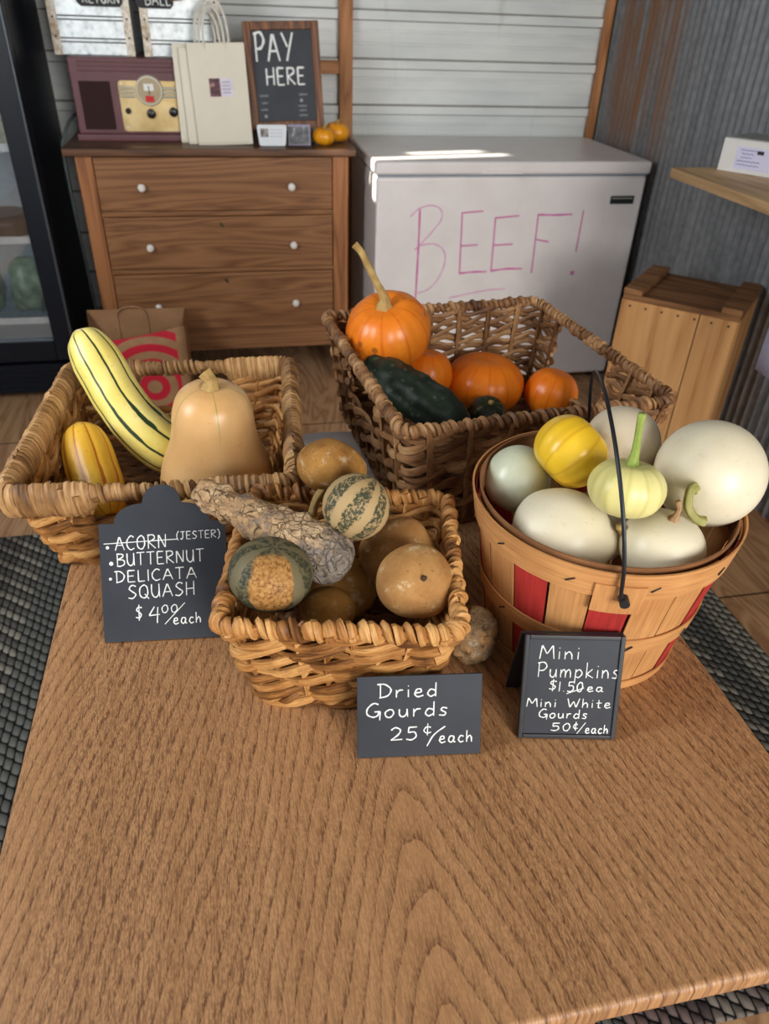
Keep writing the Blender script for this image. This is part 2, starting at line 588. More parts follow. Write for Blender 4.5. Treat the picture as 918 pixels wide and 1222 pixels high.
# ribbed white siding on the back wall
def siding_profile():
    pts = []
    z = -0.02
    per = 0.170
    z0 = 1.345 - per * 8 - 0.02
    k = 0
    pts.append((0.0, 0.0))
    while z0 + k * per < ZC:
        a = z0 + k * per
        for dz, d in ((0.0, 0.0), (0.005, 0.020), (0.035, 0.020), (0.040, 0.0), (0.085, 0.0), (0.087, 0.003), (0.095, 0.003), (0.097, 0.0), (0.13, 0.0), (0.132, 0.003), (0.14, 0.003), (0.142, 0.0)):
            if 0 < a + dz < ZC:
                pts.append((a + dz, d))
        k += 1
    pts.append((ZC, 0.0))
    return pts


sp = siding_profile()
m = MB()
vs, fs = [], []
for z, d in sp:
    vs += [(XL, YB - d, z), (XR + 0.05, YB - d, z)]
for i in range(len(sp) - 1):
    fs.append((2 * i, 2 * i + 1, 2 * i + 3, 2 * i + 2))
nb = len(vs)
vs += [(XL, YB + 0.06, 0), (XR + 0.05, YB + 0.06, 0), (XL, YB + 0.06, ZC), (XR + 0.05, YB + 0.06, ZC)]
fs += [(nb + 1, nb, nb + 2, nb + 3), (0, nb, nb + 1, 1), (nb - 2, nb - 1, nb + 3, nb + 2)]
m.add(vs, fs)
g = NT('white_siding', 0.45, 0.4)
n = g.noise(g.map(g.tc(), (1.5, 1, 6)), 2.0, 4)
c = g.ramp(n, [(0.3, rgb(206, 212, 212)), (0.7, rgb(226, 230, 228))])
dirt = g.noise(g.map(g.tc(), (14, 1, 2)), 1.0, 5, 0.65)
c = g.mix(g.math('MULTIPLY', g.ss(dirt, 0.55, 0.75), 0.3), c, rgb(150, 152, 148))
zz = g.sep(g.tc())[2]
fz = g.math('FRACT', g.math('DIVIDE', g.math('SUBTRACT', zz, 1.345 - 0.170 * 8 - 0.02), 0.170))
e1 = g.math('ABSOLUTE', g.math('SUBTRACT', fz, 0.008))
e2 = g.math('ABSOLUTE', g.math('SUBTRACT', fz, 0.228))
rib_shade = g.ss(g.math('MINIMUM', e1, e2), 0.028, 0.012)  # rib edge shade painted in as dark lines, broken by the dirt noise
c = g.mix(g.math('MULTIPLY', rib_shade, g.math('ADD', 0.45, g.math('MULTIPLY', dirt, 0.5))), c, rgb(120, 112, 102))
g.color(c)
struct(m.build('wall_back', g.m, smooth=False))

# galvanised corrugated sheet on the right wall
m = MB()
pitch_c, amp = 0.040, 0.0065
vs, fs = [], []
ny = int((YB - YF) / pitch_c * 8)
zs = [0, 0.6, 1.2, 1.8, ZC]
for i in range(ny + 1):
    y = YF + (YB - YF) * i / ny
    d = amp * math.cos(2 * PI * y / pitch_c)
    if y < 2.60:
        d -= 0.006
    for z in zs:
        vs.append((XR + d, y, z))
K = len(zs)
for i in range(ny):
    for k in range(K - 1):
        fs.append((i * K + k, i * K + k + 1, (i + 1) * K + k + 1, (i + 1) * K + k))
nb = len(vs)
vs += [(XR + 0.06, YF, 0), (XR + 0.06, YB, 0), (XR + 0.06, YB, ZC), (XR + 0.06, YF, ZC)]
fs += [(nb, nb + 1, nb + 2, nb + 3)]
m.add(vs, fs)
g = NT('galvanised_sheet', 0.5, 0.5, 0.45)
n = g.noise(g.map(g.tc(), (1, 9, 0.8)), 3.0, 5, 0.6)
n2 = g.voro(g.tc(), 38)
c = g.ramp(g.math('ADD', g.math('MULTIPLY', n, 0.8), g.math('MULTIPLY', n2, 0.25)), [(0.3, rgb(98, 102, 106)), (0.75, rgb(147, 150, 153))])
sx, sy, sz = g.sep(g.tc())
st = g.noise(g.map(g.tc(), (1, 16, 0.7)), 1.3, 4, 0.6)
band = g.math('MULTIPLY', g.ss(sy, 2.75, 3.1), g.ss(sy, 3.52, 3.35))
up = g.ss(sz, 0.65, 1.1)
rust = g.math('MULTIPLY', g.math('MULTIPLY', band, up), g.ss(st, 0.36, 0.58))
rust_all = g.math('MULTIPLY', g.ss(st, 0.62, 0.8), 0.45)
c = g.mix(g.math('MAXIMUM', g.math('MULTIPLY', rust, 0.95), rust_all), c, rgb(134, 96, 66))
g.color(c)
g.rough(g.math('ADD', 0.4, g.math('MULTIPLY', n, 0.25)))
struct(m.build('wall_right', g.m))

# left wall with a small high window that lets a strip of sun in
holes = ((2.485, 2.560, 1.95, 2.40), (2.604, 2.632, 1.99, 2.09), (2.575, 2.650, 2.17, 2.36))
m = MB()
ys = sorted({YF, YB} | {v for h in holes for v in h[:2]})
zs = sorted({0.0, ZC} | {v for h in holes for v in h[2:]})
for q in range(len(ys) - 1):
    for k in range(len(zs) - 1):
        yc, zc = (ys[q] + ys[q + 1]) / 2, (zs[k] + zs[k + 1]) / 2
        if not any(h[0] < yc < h[1] and h[2] < zc < h[3] for h in holes):
            m.box(XL - 0.06, XL, ys[q], ys[q + 1], zs[k], zs[k + 1])
struct(m.build('wall_left', plain('left_wall_board', rgb(120, 112, 104), 0.8), smooth=False))

TRIMW = wood('stud_wood', rgb(196, 140, 92), rgb(178, 122, 76), rgb(140, 90, 52), 'Z', 8)
TRIMX = wood('brace_wood', rgb(196, 140, 92), rgb(178, 122, 76), rgb(140, 90, 52), 'X', 8)
m = MB()
m.box(0.511, 0.566, YB - 0.055, YB - 0.013, 0, ZC)
struct(m.build('trim_1', TRIMW, bevel=0.003))
m = MB()
m.box(0.02, 0.511, YB - 0.05, YB - 0.013, 1.138, 1.186)
struct(m.build('trim_2', TRIMX, bevel=0.003))
m = MB()
m.box(1.660, 1.692, YB - 0.05, YB - 0.013, 0, ZC)
struct(m.build('trim_3', TRIMW, bevel=0.003))


# ------------------------------------------------------------------ braided rug
def rug_mat():
    g = NT('braided_wool', 0.95, 0.1)
    sx, sy, sz = g.sep(g.tc())
    wob = g.math('MULTIPLY', g.math('SUBTRACT', g.noise(g.tc(), 14, 2), 0.5), 0.012)
    rowf = g.math('DIVIDE', g.math('ADD', sx, wob), 0.019)
    row = g.math('FLOOR', rowf)
    vv = g.math('SUBTRACT', rowf, row)
    lf = g.math('ADD', g.math('ADD', g.math('DIVIDE', sy, 0.030), g.math('MULTIPLY', row, 0.5)), g.math('MULTIPLY', vv, 0.35))
    lob = g.math('FLOOR', lf)
    uu = g.math('SUBTRACT', lf, lob)
    h = g.math('MULTIPLY', g.math('SINE', g.math('MULTIPLY', uu, PI)), g.math('SINE', g.math('MULTIPLY', vv, PI)))
    h = g.math('POWER', g.math('MAXIMUM', h, 0.0001), 0.6)
    wl = g.n('ShaderNodeTexWhiteNoise')
    wl.noise_dimensions = '2D'
    g.put(wl.inputs['Vector'], g.comb(row, lob, 0.0))
    wn = g.n('ShaderNodeTexWhiteNoise')
    wn.noise_dimensions = '1D'
    band = g.math('FLOOR', g.math('DIVIDE', row, 4.0))
    g.put(wn.inputs['W'], band)
    tone = g.ramp(wn.outputs[0], [(0.0, rgb(132, 132, 122)), (0.22, rgb(104, 98, 90)), (0.45, rgb(140, 138, 126)), (0.6, rgb(112, 86, 82)), (0.8, rgb(116, 118, 112)), (1.0, rgb(84, 84, 80))])
    alt = g.math('FRACT', g.math('MULTIPLY', lob, 0.5))
    dot = g.math('MULTIPLY', g.math('GREATER_THAN', alt, 0.25), g.math('GREATER_THAN', g.math('FRACT', g.math('MULTIPLY', band, 0.3334)), 0.5))
    c = g.mix(g.math('MULTIPLY', dot, 0.62), tone, rgb(26, 28, 32))
    c = g.mix(g.math('MULTIPLY', wl.outputs[0], 0.3), c, rgb(60, 62, 64))
    c = g.mix(g.ss(h, 0.55, 0.15), c, rgb(22, 22, 24))
    g.color(c)
    g.bump(h, 0.9, 0.008)
    return g.m


m = MB()
pts = []
rx0, rx1, ry0, ry1, rr = -1.30, 1.295, 0.395, 1.98, 0.12
for (cx, cy, a0) in ((rx1 - rr, ry0 + rr, -90), (rx1 - rr, ry1 - rr, 0), (rx0 + rr, ry1 - rr, 90), (rx0 + rr, ry0 + rr, 180)):
    for k in range(9):
        a = math.radians(a0 + 90 * k / 8)
        pts.append((cx + rr * math.cos(a), cy + rr * math.sin(a)))
n = len(pts)
m.add([(x, y, 0.0) for x, y in pts] + [(x, y, 0.012) for x, y in pts], [tuple(range(n, 2 * n)), tuple(reversed(range(n)))] + [(i, (i + 1) % n, (i + 1) % n + n, i + n) for i in range(n)])
tag(m.build('braided_rug', rug_mat(), smooth=False, bevel=0.005), 'grey and black braided rug lying on the plywood floor under the table', 'rug')

# ------------------------------------------------------------------ table
TZ = 0.73
t = thing('table', 'wood-grain table carrying the baskets of squash and gourds', 'table', (0.1365, 0.70, 0))
TX0, TX1, TY0, TY1 = -0.254 - 0.1365, 0.527 - 0.1365, 0.212 - 0.70, 1.19 - 0.70
m = MB()
pts = []
rr = 0.03
for (cx, cy, a0) in ((TX1 - rr, TY0 + rr, -90), (TX1 - rr, TY1 - rr, 0), (TX0 + rr, TY1 - rr, 90), (TX0 + rr, TY0 + rr, 180)):
    for k in range(7):
        a = math.radians(a0 + 90 * k / 6)
        pts.append((cx + rr * math.cos(a), cy + rr * math.sin(a)))
n = len(pts)
m.add([(x, y, TZ - 0.026) for x, y in pts] + [(x, y, TZ) for x, y in pts], [tuple(range(n, 2 * n)), tuple(reversed(range(n)))] + [(i, (i + 1) % n, (i + 1) % n + n, i + n) for i in range(n)])
m.build('tabletop', TABLE, t, bevel=0.006, seg=3)
TW = wood('table_leg_wood', rgb(168, 124, 84), rgb(150, 107, 69), rgb(118, 80, 50), 'Z', 10)
m = MB()
a, b = 0.13, 0.02
m.box(TX0 + a, TX1 - a, TY0 + a, TY0 + a + b, TZ - 0.1, TZ - 0.026)
m.box(TX0 + a, TX1 - a, TY1 - a - b, TY1 - a, TZ - 0.1, TZ - 0.026)
m.box(TX0 + a, TX0 + a + b, TY0 + a + b, TY1 - a - b, TZ - 0.1, TZ - 0.026)
m.box(TX1 - a - b, TX1 - a, TY0 + a + b, TY1 - a - b, TZ - 0.1, TZ - 0.026)
m.build('apron', TW, t, bevel=0.002)
for sx in (TX0 + 0.155, TX1 - 0.155):
    for sy in (TY0 + 0.155, TY1 - 0.155):
        m = MB()
        s0, s1 = 0.017, 0.024
        vs = [(sx - s0, sy - s0, 0.012), (sx + s0, sy - s0, 0.012), (sx + s0, sy + s0, 0.012), (sx - s0, sy + s0, 0.012),
              (sx - s1, sy - s1, TZ - 0.026), (sx + s1, sy - s1, TZ - 0.026), (sx + s1, sy + s1, TZ - 0.026), (sx - s1, sy + s1, TZ - 0.026)]
        m.add(vs, [(3, 2, 1, 0), (4, 5, 6, 7), (0, 1, 5, 4), (1, 2, 6, 5), (2, 3, 7, 6), (3, 0, 4, 7)])
        m.build('leg', TW, t, bevel=0.003)

# sheet of paper at the far end of the table
m = MB()
ps = []
for j in range(6):
    for i in range(9):
        ps.append((0.075 + 0.15 * i / 8, 0.985 + 0.2 * j / 5, TZ + 0.0012 + 0.0015 * math.sin(i * 0.8 + j)))
m.add(ps, [(j * 9 + i, j * 9 + i + 1, (j + 1) * 9 + i + 1, (j + 1) * 9 + i) for j in range(5) for i in range(8)])
o = m.build('paper_sheet', plain('white_paper', rgb(234, 234, 240), 0.8, var=0.03))
o.modifiers.new('thickness', 'SOLIDIFY').thickness = 0.0006
tag(o, 'white paper sheet lying on the table end between the two rear baskets', 'paper')


# ------------------------------------------------------------------ baskets
def rrect(w, d, r, n_side=60):
    """closed rounded rectangle: list of (x, y, nx, ny), starting at the front left, counter-clockwise"""
    segs = []
    hw, hd = w / 2 - r, d / 2 - r
    corners = [(hw, -hd, -90), (hw, hd, 0), (-hw, hd, 90), (-hw, -hd, 180)]
    raw = []
    for cx, cy, a0 in corners:
        for k in range(9):
            a = math.radians(a0 + 90 * k / 8)
            raw.append((cx + r * math.cos(a), cy + r * math.sin(a), math.cos(a), math.sin(a)))
    # resample evenly
    P = raw + [raw[0]]
    L = [0]
    for i in range(1, len(P)):
        L.append(L[-1] + math.hypot(P[i][0] - P[i - 1][0], P[i][1] - P[i - 1][1]))
    tot = L[-1]

    def at(s):
        s = s % tot
        lo = 0
        while L[lo + 1] < s:
            lo += 1
        u = (s - L[lo]) / max(1e-9, L[lo + 1] - L[lo])
        a, b = P[lo], P[lo + 1]
        nx, ny = a[2] + (b[2] - a[2]) * u, a[3] + (b[3] - a[3]) * u
        q = math.hypot(nx, ny)
        return a[0] + (b[0] - a[0]) * u, a[1] + (b[1] - a[1]) * u, nx / q, ny / q
    return at, tot


def merged(*mbs):
    out = MB()
    for b in mbs:
        o = len(out.v)
        out.v += b.v
        out.val += b.val
        out.f += [tuple(o + k for k in f) for f in b.f]
        out.uv += b.uv
    return out


class Basket:
    def __init__(self, bw, bd, tw, td, h, corner=0.022):
        self.p = (bw, bd, tw, td, h, corner)
        self.at_b, self.tb = rrect(bw, bd, corner)
        self.at_t, self.tt = rrect(tw, td, corner * 1.3)

    def pt(self, u, t):
        """u in 0..1 around, t in 0..1 up"""
        # rrect starts at the bottom of the right front corner; both share the phase
        a = self.at_b(u * self.tb)
        b = self.at_t(u * self.tt)
        x, y = a[0] + (b[0] - a[0]) * t, a[1] + (b[1] - a[1]) * t
        nx, ny = a[2] + (b[2] - a[2]) * t, a[3] + (b[3] - a[3]) * t
        q = math.hypot(nx, ny)
        return Vector((x, y, self.p[4] * t)), Vector((nx / q, ny / q, 0))


def in_open(p, opens):
    for (axis, side, lo, hi, z0) in opens:
        c = p.x if axis == 'x' else p.y
        o = p.y if axis == 'x' else p.x
        if lo < c < hi and o * side > 0 and p.z > z0:
            # only the wall on that side
            if abs(o) > 0.08:
                return True
    return False


def weave(bk, rows, style, lam, srad, out, flat, opens=(), seed=1, jitter=0.0015):
    rnd = random.Random(seed)
    mb = MB()
    t0, t1 = 0.03, 0.95
    for r in range(rows):
        t = t0 + (t1 - t0) * r / (rows - 1)
        per = bk.tb + (bk.tt - bk.tb) * t
        turns = max(4, round(per / lam))
        n = turns * 14
        for k in range(2 if style == 'twine' else 1):
            ph0 = k * PI + (PI * (r % 2) if style == 'plain' else r * 0.9 + rnd.random() * 0.6)
            cur = []
            val = rnd.random()
            for i in range(n + 1):
                u = i / n
                p, nn = bk.pt(u, t)
                ph = 2 * PI * turns * u * (1.0 if style == 'twine' else 0.5 * 2 / 2) + ph0
                if style == 'plain':
                    ph = PI * turns * u + ph0
                wob = mnoise.noise(Vector((u * 30, r * 3.1, k * 7 + seed)))
                q = p + nn * (out * math.cos(ph) + wob * jitter) + Vector((0, 0, (out * 1.75 * math.sin(ph) if style == 'twine' else 0) + wob * jitter * 1.4))
                if in_open(p, opens):
                    if len(cur) > 3:
                        mb.tube([c[0] for c in cur], [c[1] for c in cur], 7, up=(0, 0, 1), flat=flat, val=val)
                    cur = []
                    val = rnd.random()
                else:
                    rr = srad * (1 + 0.22 * mnoise.noise(Vector((u * 45, r * 1.7 + 9, k * 3 + seed))))
                    if style == 'twine':
                        rr *= 0.72 + 0.28 * max(0, math.cos(ph))
                    cur.append((q, rr))
                    if style == 'twine' and i % (14 * 3) == 41 and len(cur) > 8:   # a new leaf spliced in
                        mb.tube([c[0] for c in cur], [c[1] for c in cur], 7, up=(0, 0, 1), flat=flat, val=val)
                        cur = cur[-2:]
                        val = rnd.random()
            if len(cur) > 3:
                mb.tube([c[0] for c in cur], [c[1] for c in cur], 7, up=(0, 0, 1), flat=flat, val=val)
    return mb


def stakes(bk, spacing, rad, opens=(), seed=2):
    rnd = random.Random(seed)
    mb = MB()
    n = round(bk.tt / spacing)
    for i in range(n):
        u = i / n
        pts = []
        for k in range(9):
            p, nn = bk.pt(u, k / 8)
            if in_open(p, opens):
                break
            pts.append(p)
        if len(pts) > 2:
            mb.tube(pts, rad, 6, flat=(1.5, 0.6), val=rnd.random())
    return mb


def rim_path(bk, n, t=1.0, dz=0.0):
    return [(bk.pt(i / n, t)[0] + Vector((0, 0, dz)), bk.pt(i / n, t)[1]) for i in range(n)]


def rope(bk, t, dz, strands, lay, off, srad, seed=3, flatz=1.0):
    """twisted rope round the basket at height fraction t"""
    mb = MB()
    rnd = random.Random(seed)
    per = bk.tb + (bk.tt - bk.tb) * t
    turns = round(per / lay)
    n = turns * 14
    for k in range(strands):
        pts, rad = [], []
        for i in range(n):
            u = i / n
            p, nn = bk.pt(u, t)
            ph = 2 * PI * (turns * u + k / strands)
            w = mnoise.noise(Vector((u * 40, k * 5.0, seed)))
            pts.append(p + Vector((0, 0, dz)) + nn * (off * math.cos(ph)) + Vector((0, 0, off * flatz * math.sin(ph) + w * 0.0012)))
            rad.append(srad * (1 + 0.18 * w))
        mb.tube(pts, rad, 8, closed=True, val=rnd.random(), vscale=2)
    return mb


def coil(bk, t, dz, pitch_w, ra, rb, srad, opens=(), thin=0.45, seed=4):
    """leaf wound tightly round the rim; thinner over the hand holes"""
    mb = MB()
    rnd = random.Random(seed)
    turns = round(bk.tt / pitch_w)
    per_t = 12
    n = turns * per_t
    chunk, rad = [], []
    val = rnd.random()
    for i in range(n + 1):
        u = i / n
        p, nn = bk.pt(u, t)
        probe = p + Vector((0, 0, 1))
        k = 1.0
        for (axis, side, lo, hi, z0) in opens:
            c = p.x if axis == 'x' else p.y
            o = p.y if axis == 'x' else p.x
            if o * side > 0 and abs(o) > 0.08:
                e = min(c - lo, hi - c)
                k = min(k, 1 - (1 - thin) * max(0, min(1, e / 0.012 + 0.5)))
        w = mnoise.noise(Vector((u * 60, 1.3, seed)))
        ph = -2 * PI * turns * u
        zc = dz + (1 - k) * rb * 0.55
        pts = p + nn * ((ra * k ** 0.5 + w * 0.0012) * math.cos(ph)) + Vector((0, 0, zc + (rb * k + w * 0.0014) * math.sin(ph)))
        chunk.append(pts)
        rad.append(srad * (1 + 0.25 * w))
        if len(chunk) > per_t * rnd.choice((2, 3, 4)):
            mb.tube(chunk, rad, 6, val=val, flat=(1.25, 0.7))
            chunk, rad = chunk[-1:], rad[-1:]
            val = rnd.random()
    if len(chunk) > 2:
        mb.tube(chunk, rad, 6, val=val)
    # core so that nothing shows between the turns
    core, cr = [], []
    nn_ = 160
    for i in range(nn_):
        p, nn = bk.pt(i / nn_, t)
        core.append(p + Vector((0, 0, dz + 0.0)))
    if not opens:
        mb.tube(core, min(ra, rb) * 0.9, 8, closed=True, val=0.3)
    return mb


def basket_base(bk, mat, root):
    bw, bd, tw, td, h, c = bk.p
    m = MB()
    n = max(6, int(bd / 0.016))
    for j in range(n):
        y = -bd / 2 + 0.006 + (bd - 0.012) * j / (n - 1)
        pts = [Vector((-bw / 2 + 0.006 + (bw - 0.012) * i / 24, y, 0.008 + 0.0025 * math.sin(i * PI / 2 + j * PI))) for i in range(25)]
        m.tube(pts, 0.0085, 6, flat=(1.0, 0.55), up=(0, 0, 1), val=random.random())
    return m.build('base', mat, root)


# --- small front basket
SB = thing('woven_basket', 'small golden woven basket in front holding the dried gourds', 'basket', (0.099, 0.643, TZ + 0.006), math.radians(-12), 'woven baskets on the table')
bk = Basket(0.182, 0.186, 0.242, 0.244, 0.136, 0.012)
merged(weave(bk, 9, 'twine', 0.118, 0.0068, 0.0046, (0.6, 1.0), seed=11), stakes(bk, 0.03, 0.0035, seed=5)).build('woven_wall', STRAW_GOLD, SB)
coil(bk, 1.0, -0.001, 0.0112, 0.0046, 0.0070, 0.0057, seed=6).build('rim', STRAW_GOLD, SB)
rope(bk, 0.02, 0.004, 2, 0.034, 0.004, 0.0052, seed=8).build('foot_braid', STRAW_GOLD, SB)
basket_base(bk, STRAW_BROWN, SB)

# --- left rear basket with hand holes
LB = thing('woven_basket', 'wide woven basket at the left with wrapped rim, holding squash', 'basket', (-0.108, 1.010, TZ + 0.006), math.radians(-4.0), 'woven baskets on the table')
lopens = [('x', 1, -0.075, 0.075, 0.062), ('x', -1, -0.075, 0.075, 0.075)]
bk = Basket(0.290, 0.312, 0.360, 0.384, 0.128, 0.016)
merged(weave(bk, 8, 'twine', 0.130, 0.0078, 0.0048, (0.6, 1.0), lopens, seed=21), stakes(bk, 0.036, 0.004, lopens, seed=9)).build('woven_wall', STRAW_GOLD, LB)
coil(bk, 1.0, -0.006, 0.0088, 0.0105, 0.021, 0.0052, lopens, 0.40, seed=10).build('wrapped_rim', STRAW_TAN, LB)
rope(bk, 0.02, 0.004, 2, 0.036, 0.004, 0.0052, seed=12).build('foot_braid', STRAW_GOLD, LB)
basket_base(bk, STRAW_BROWN, LB)

# --- back right basket with hand holes
BB = thing('woven_basket', 'large open-weave basket at the back holding orange pumpkins', 'basket', (0.395, 1.085, TZ + 0.006), math.radians(6.0), 'woven baskets on the table')
bopens = [('y', 1, -0.055, 0.115, 0.075), ('y', -1, -0.075, 0.075, 0.080)]
bk = Basket(0.375, 0.395, 0.425, 0.452, 0.176, 0.014)
merged(weave(bk, 10, 'twine', 0.124, 0.0068, 0.0046, (0.6, 1.0), bopens, seed=31, jitter=0.003), stakes(bk, 0.062, 0.0078, bopens, seed=13)).build('woven_wall', STRAW_BROWN, BB)
coil(bk, 1.0, 0.0, 0.0112, 0.0044, 0.0058, 0.0054, seed=14).build('rim', STRAW_BROWN, BB)
rope(bk, 0.02, 0.004, 2, 0.036, 0.004, 0.0055, seed=15).build('foot_braid', STRAW_BROWN, BB)
basket_base(bk, STRAW_BROWN, BB)

# ------------------------------------------------------------------ orchard (bushel) basket
BC, BR0, BR1, BH = Vector((0.400, 0.640, TZ)), 0.114, 0.147, 0.200
OB = thing('orchard_basket', 'round slatted orchard basket with red splints and wire handle, full of white gourds', 'basket', BC)


def splint(name, base, dark, rough=0.55):
    g = NT(name, rough, 0.35)
    uv = g.tc('UV')
    sx, sy, sz = g.sep(uv)
    n = g.noise(g.comb(g.math('MULTIPLY', sx, 14), g.math('MULTIPLY', sy, 260), 0.0), 1.0, 4, 0.6)
    p = g.noise(g.tc(), 16, 4)
    c = g.ramp(g.math('ADD', g.math('MULTIPLY', n, 0.6), g.math('MULTIPLY', p, 0.4)), [(0.32, dark), (0.62, base)])
    g.color(c)
    g.bump(n, 0.15, 0.0006)
    return g.m


SPL = splint('splint_natural', rgb(206, 152, 96), rgb(170, 114, 64))
SPLR = splint('splint_red', rgb(188, 56, 50), rgb(142, 36, 38))
HOOP = splint('hoop_natural', rgb(214, 158, 100), rgb(176, 120, 70))
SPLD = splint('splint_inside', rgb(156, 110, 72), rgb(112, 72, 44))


def bR(z):
    return BR0 + (BR1 - BR0) * z / BH


def strip(m, a0, a1, z0, z1, r_off, th=0.0016, n=10, nz=6, taper=1.0):
    vs, fs, uv = [], [], []
    for j in range(nz + 1):
        z = z0 + (z1 - z0) * j / nz
        w = 1 + (taper - 1) * (1 - j / nz)
        ac = (a0 + a1) / 2
        for i in range(n + 1):
            a = ac + (a0 - ac + (a1 - a0) * i / n) * w
            for q in (0, 1):
                r = bR(z) + r_off + q * th
                vs.append((r * math.cos(a), r * math.sin(a), z))
    W = (n + 1) * 2
    for j in range(nz):
        for i in range(n):
            o = j * W + i * 2
            horiz = abs(a1 - a0) > 1
            q = [((a0 + (a1 - a0) * (i + di) / n) * 0.14, (z0 + (z1 - z0) * (j + dj) / nz)) for di, dj in ((0, 0), (1, 0), (1, 1), (0, 1))]
            if not horiz:
                q = [(b, a) for a, b in q]
            fs.append((o + 1, o + 3, o + W + 3, o + W + 1)); uv.append(q)
            fs.append((o, o + W, o + W + 2, o + 2)); uv.append([q[0], q[3], q[2], q[1]])
    for j in range(nz):
        o = j * W
        fs.append((o, o + 1, o + W + 1, o + W)); uv.append([(0, 0)] * 4)
        o = j * W + n * 2
        fs.append((o + 1, o, o + W, o + W + 1)); uv.append([(0, 0)] * 4)
    for i in range(n):
        o = i * 2
        fs.append((o, o + 2, o + 3, o + 1)); uv.append([(0, 0)] * 4)
        o = nz * W + i * 2
        fs.append((o, o + 1, o + 3, o + 2)); uv.append([(0, 0)] * 4)
    m.add(vs, fs, uv)


NS = 20
# red splints placed as the photograph shows them on the near side
red = {0, 3, 7, 10, 13, 15, 18}
for i in range(NS):
    a0 = math.radians(-118) + 2 * PI * i / NS
    m = MB()
    strip(m, a0 + 0.012, a0 + 2 * PI / NS - 0.012 + 0.01 * (i % 2), 0.0, BH - 0.004, 0.0 + 0.0006 * (i % 2), taper=1.0)
    sp_ = m.build('splint', SPL, OB, angle=60)
    if i in red:
        sp_.data.materials[0] = SPLR
        sp_['label'] = 'red splint'
m = MB()
strip(m, -PI, PI, BH - 0.036, BH, 0.0035, 0.0022, 96, 3)
m.build('rim_hoop', HOOP, OB, angle=60)
m = MB()
strip(m, -PI, PI, BH - 0.022, BH + 0.003, -0.005, 0.0022, 96, 3)
m.build('inner_hoop', SPLD, OB, angle=60)
m = MB()
strip(m, -PI, PI, 0.070, 0.094, 0.0030, 0.0018, 96, 3)
m.build('middle_hoop', HOOP, OB, angle=60)
m = MB()
strip(m, -PI, PI, 0.0, 0.014, 0.0030, 0.0018, 96, 2)
m.build('bottom_hoop', HOOP, OB, angle=60)
m = MB()
vs = [(0, 0, 0.006)] + [((BR0 - 0.001) * math.cos(2 * PI * k / 48), (BR0 - 0.001) * math.sin(2 * PI * k / 48), 0.006) for k in range(48)]
m.add(vs, [(0, k + 1, (k + 1) % 48 + 1) for k in range(48)])
o = m.build('basket_bottom', SPLD, OB)
o.modifiers.new('thickness', 'SOLIDIFY').thickness = 0.003
STAPLE = plain('staple_steel', rgb(60, 56, 54), 0.5, 0.6)
for k in range(11):
    a = -PI + 0.35 + k * 0.57
    for z, dz in ((BH - 0.02, 0.003), (0.082, 0.003)):
        r = bR(z) + 0.0066
        m = MB()
        m.tube([(r * math.cos(a - 0.03), r * math.sin(a - 0.03), z - dz), (r * math.cos(a + 0.03), r * math.sin(a + 0.03), z + dz)], 0.0009, 5)
        m.build('staple', STAPLE, OB)
# ears and the wire handle
A_F, A_B = math.radians(-108), math.radians(72)
for a in (A_F, A_B):
    m = MB()
    strip(m, a - 0.17, a + 0.17, BH - 0.056, BH - 0.016, 0.0060, 0.0022, 8, 3)
    m.build('handle_ear', HOOP, OB, angle=60)
WIRE = plain('dark_wire', rgb(52, 56, 62), 0.4, 0.7, var=0.1)
rp = bR(BH) + 0.010
pF = Vector((rp * math.cos(A_F), rp * math.sin(A_F), BH - 0.026))
pB = Vector((rp * math.cos(A_B), rp * math.sin(A_B), BH - 0.026))
mid = (pF + pB) / 2
m = MB()
pts = [pF + Vector((0.006, -0.004, -0.006)), pF]
lean = Vector((-0.032, 0.0, 0.0))
for k in range(1, 24):
    s = k / 24 * PI
    e = (pF - mid) * math.cos(s)
    zz = 0.158 * math.sin(s) ** 0.8
    pts.append(mid + e + Vector((0, 0, zz)) + lean * math.sin(s))
pts += [pB, pB + Vector((0, 0.004, -0.006))]
m.tube(catmull(pts, 3), 0.0021, 8)
m.build('wire_handle', WIRE, OB)
for p, a in ((pF, A_F), (pB, A_B)):
    m = MB()
    d = Vector((math.cos(a), math.sin(a), 0))
    m.cyl(p - d * 0.006 + Vector((0.004, 0, -0.004)), p + d * 0.006 + Vector((0.004, 0, -0.004)), 0.0052, 12)
    m.build('handle_loop', WIRE, OB)


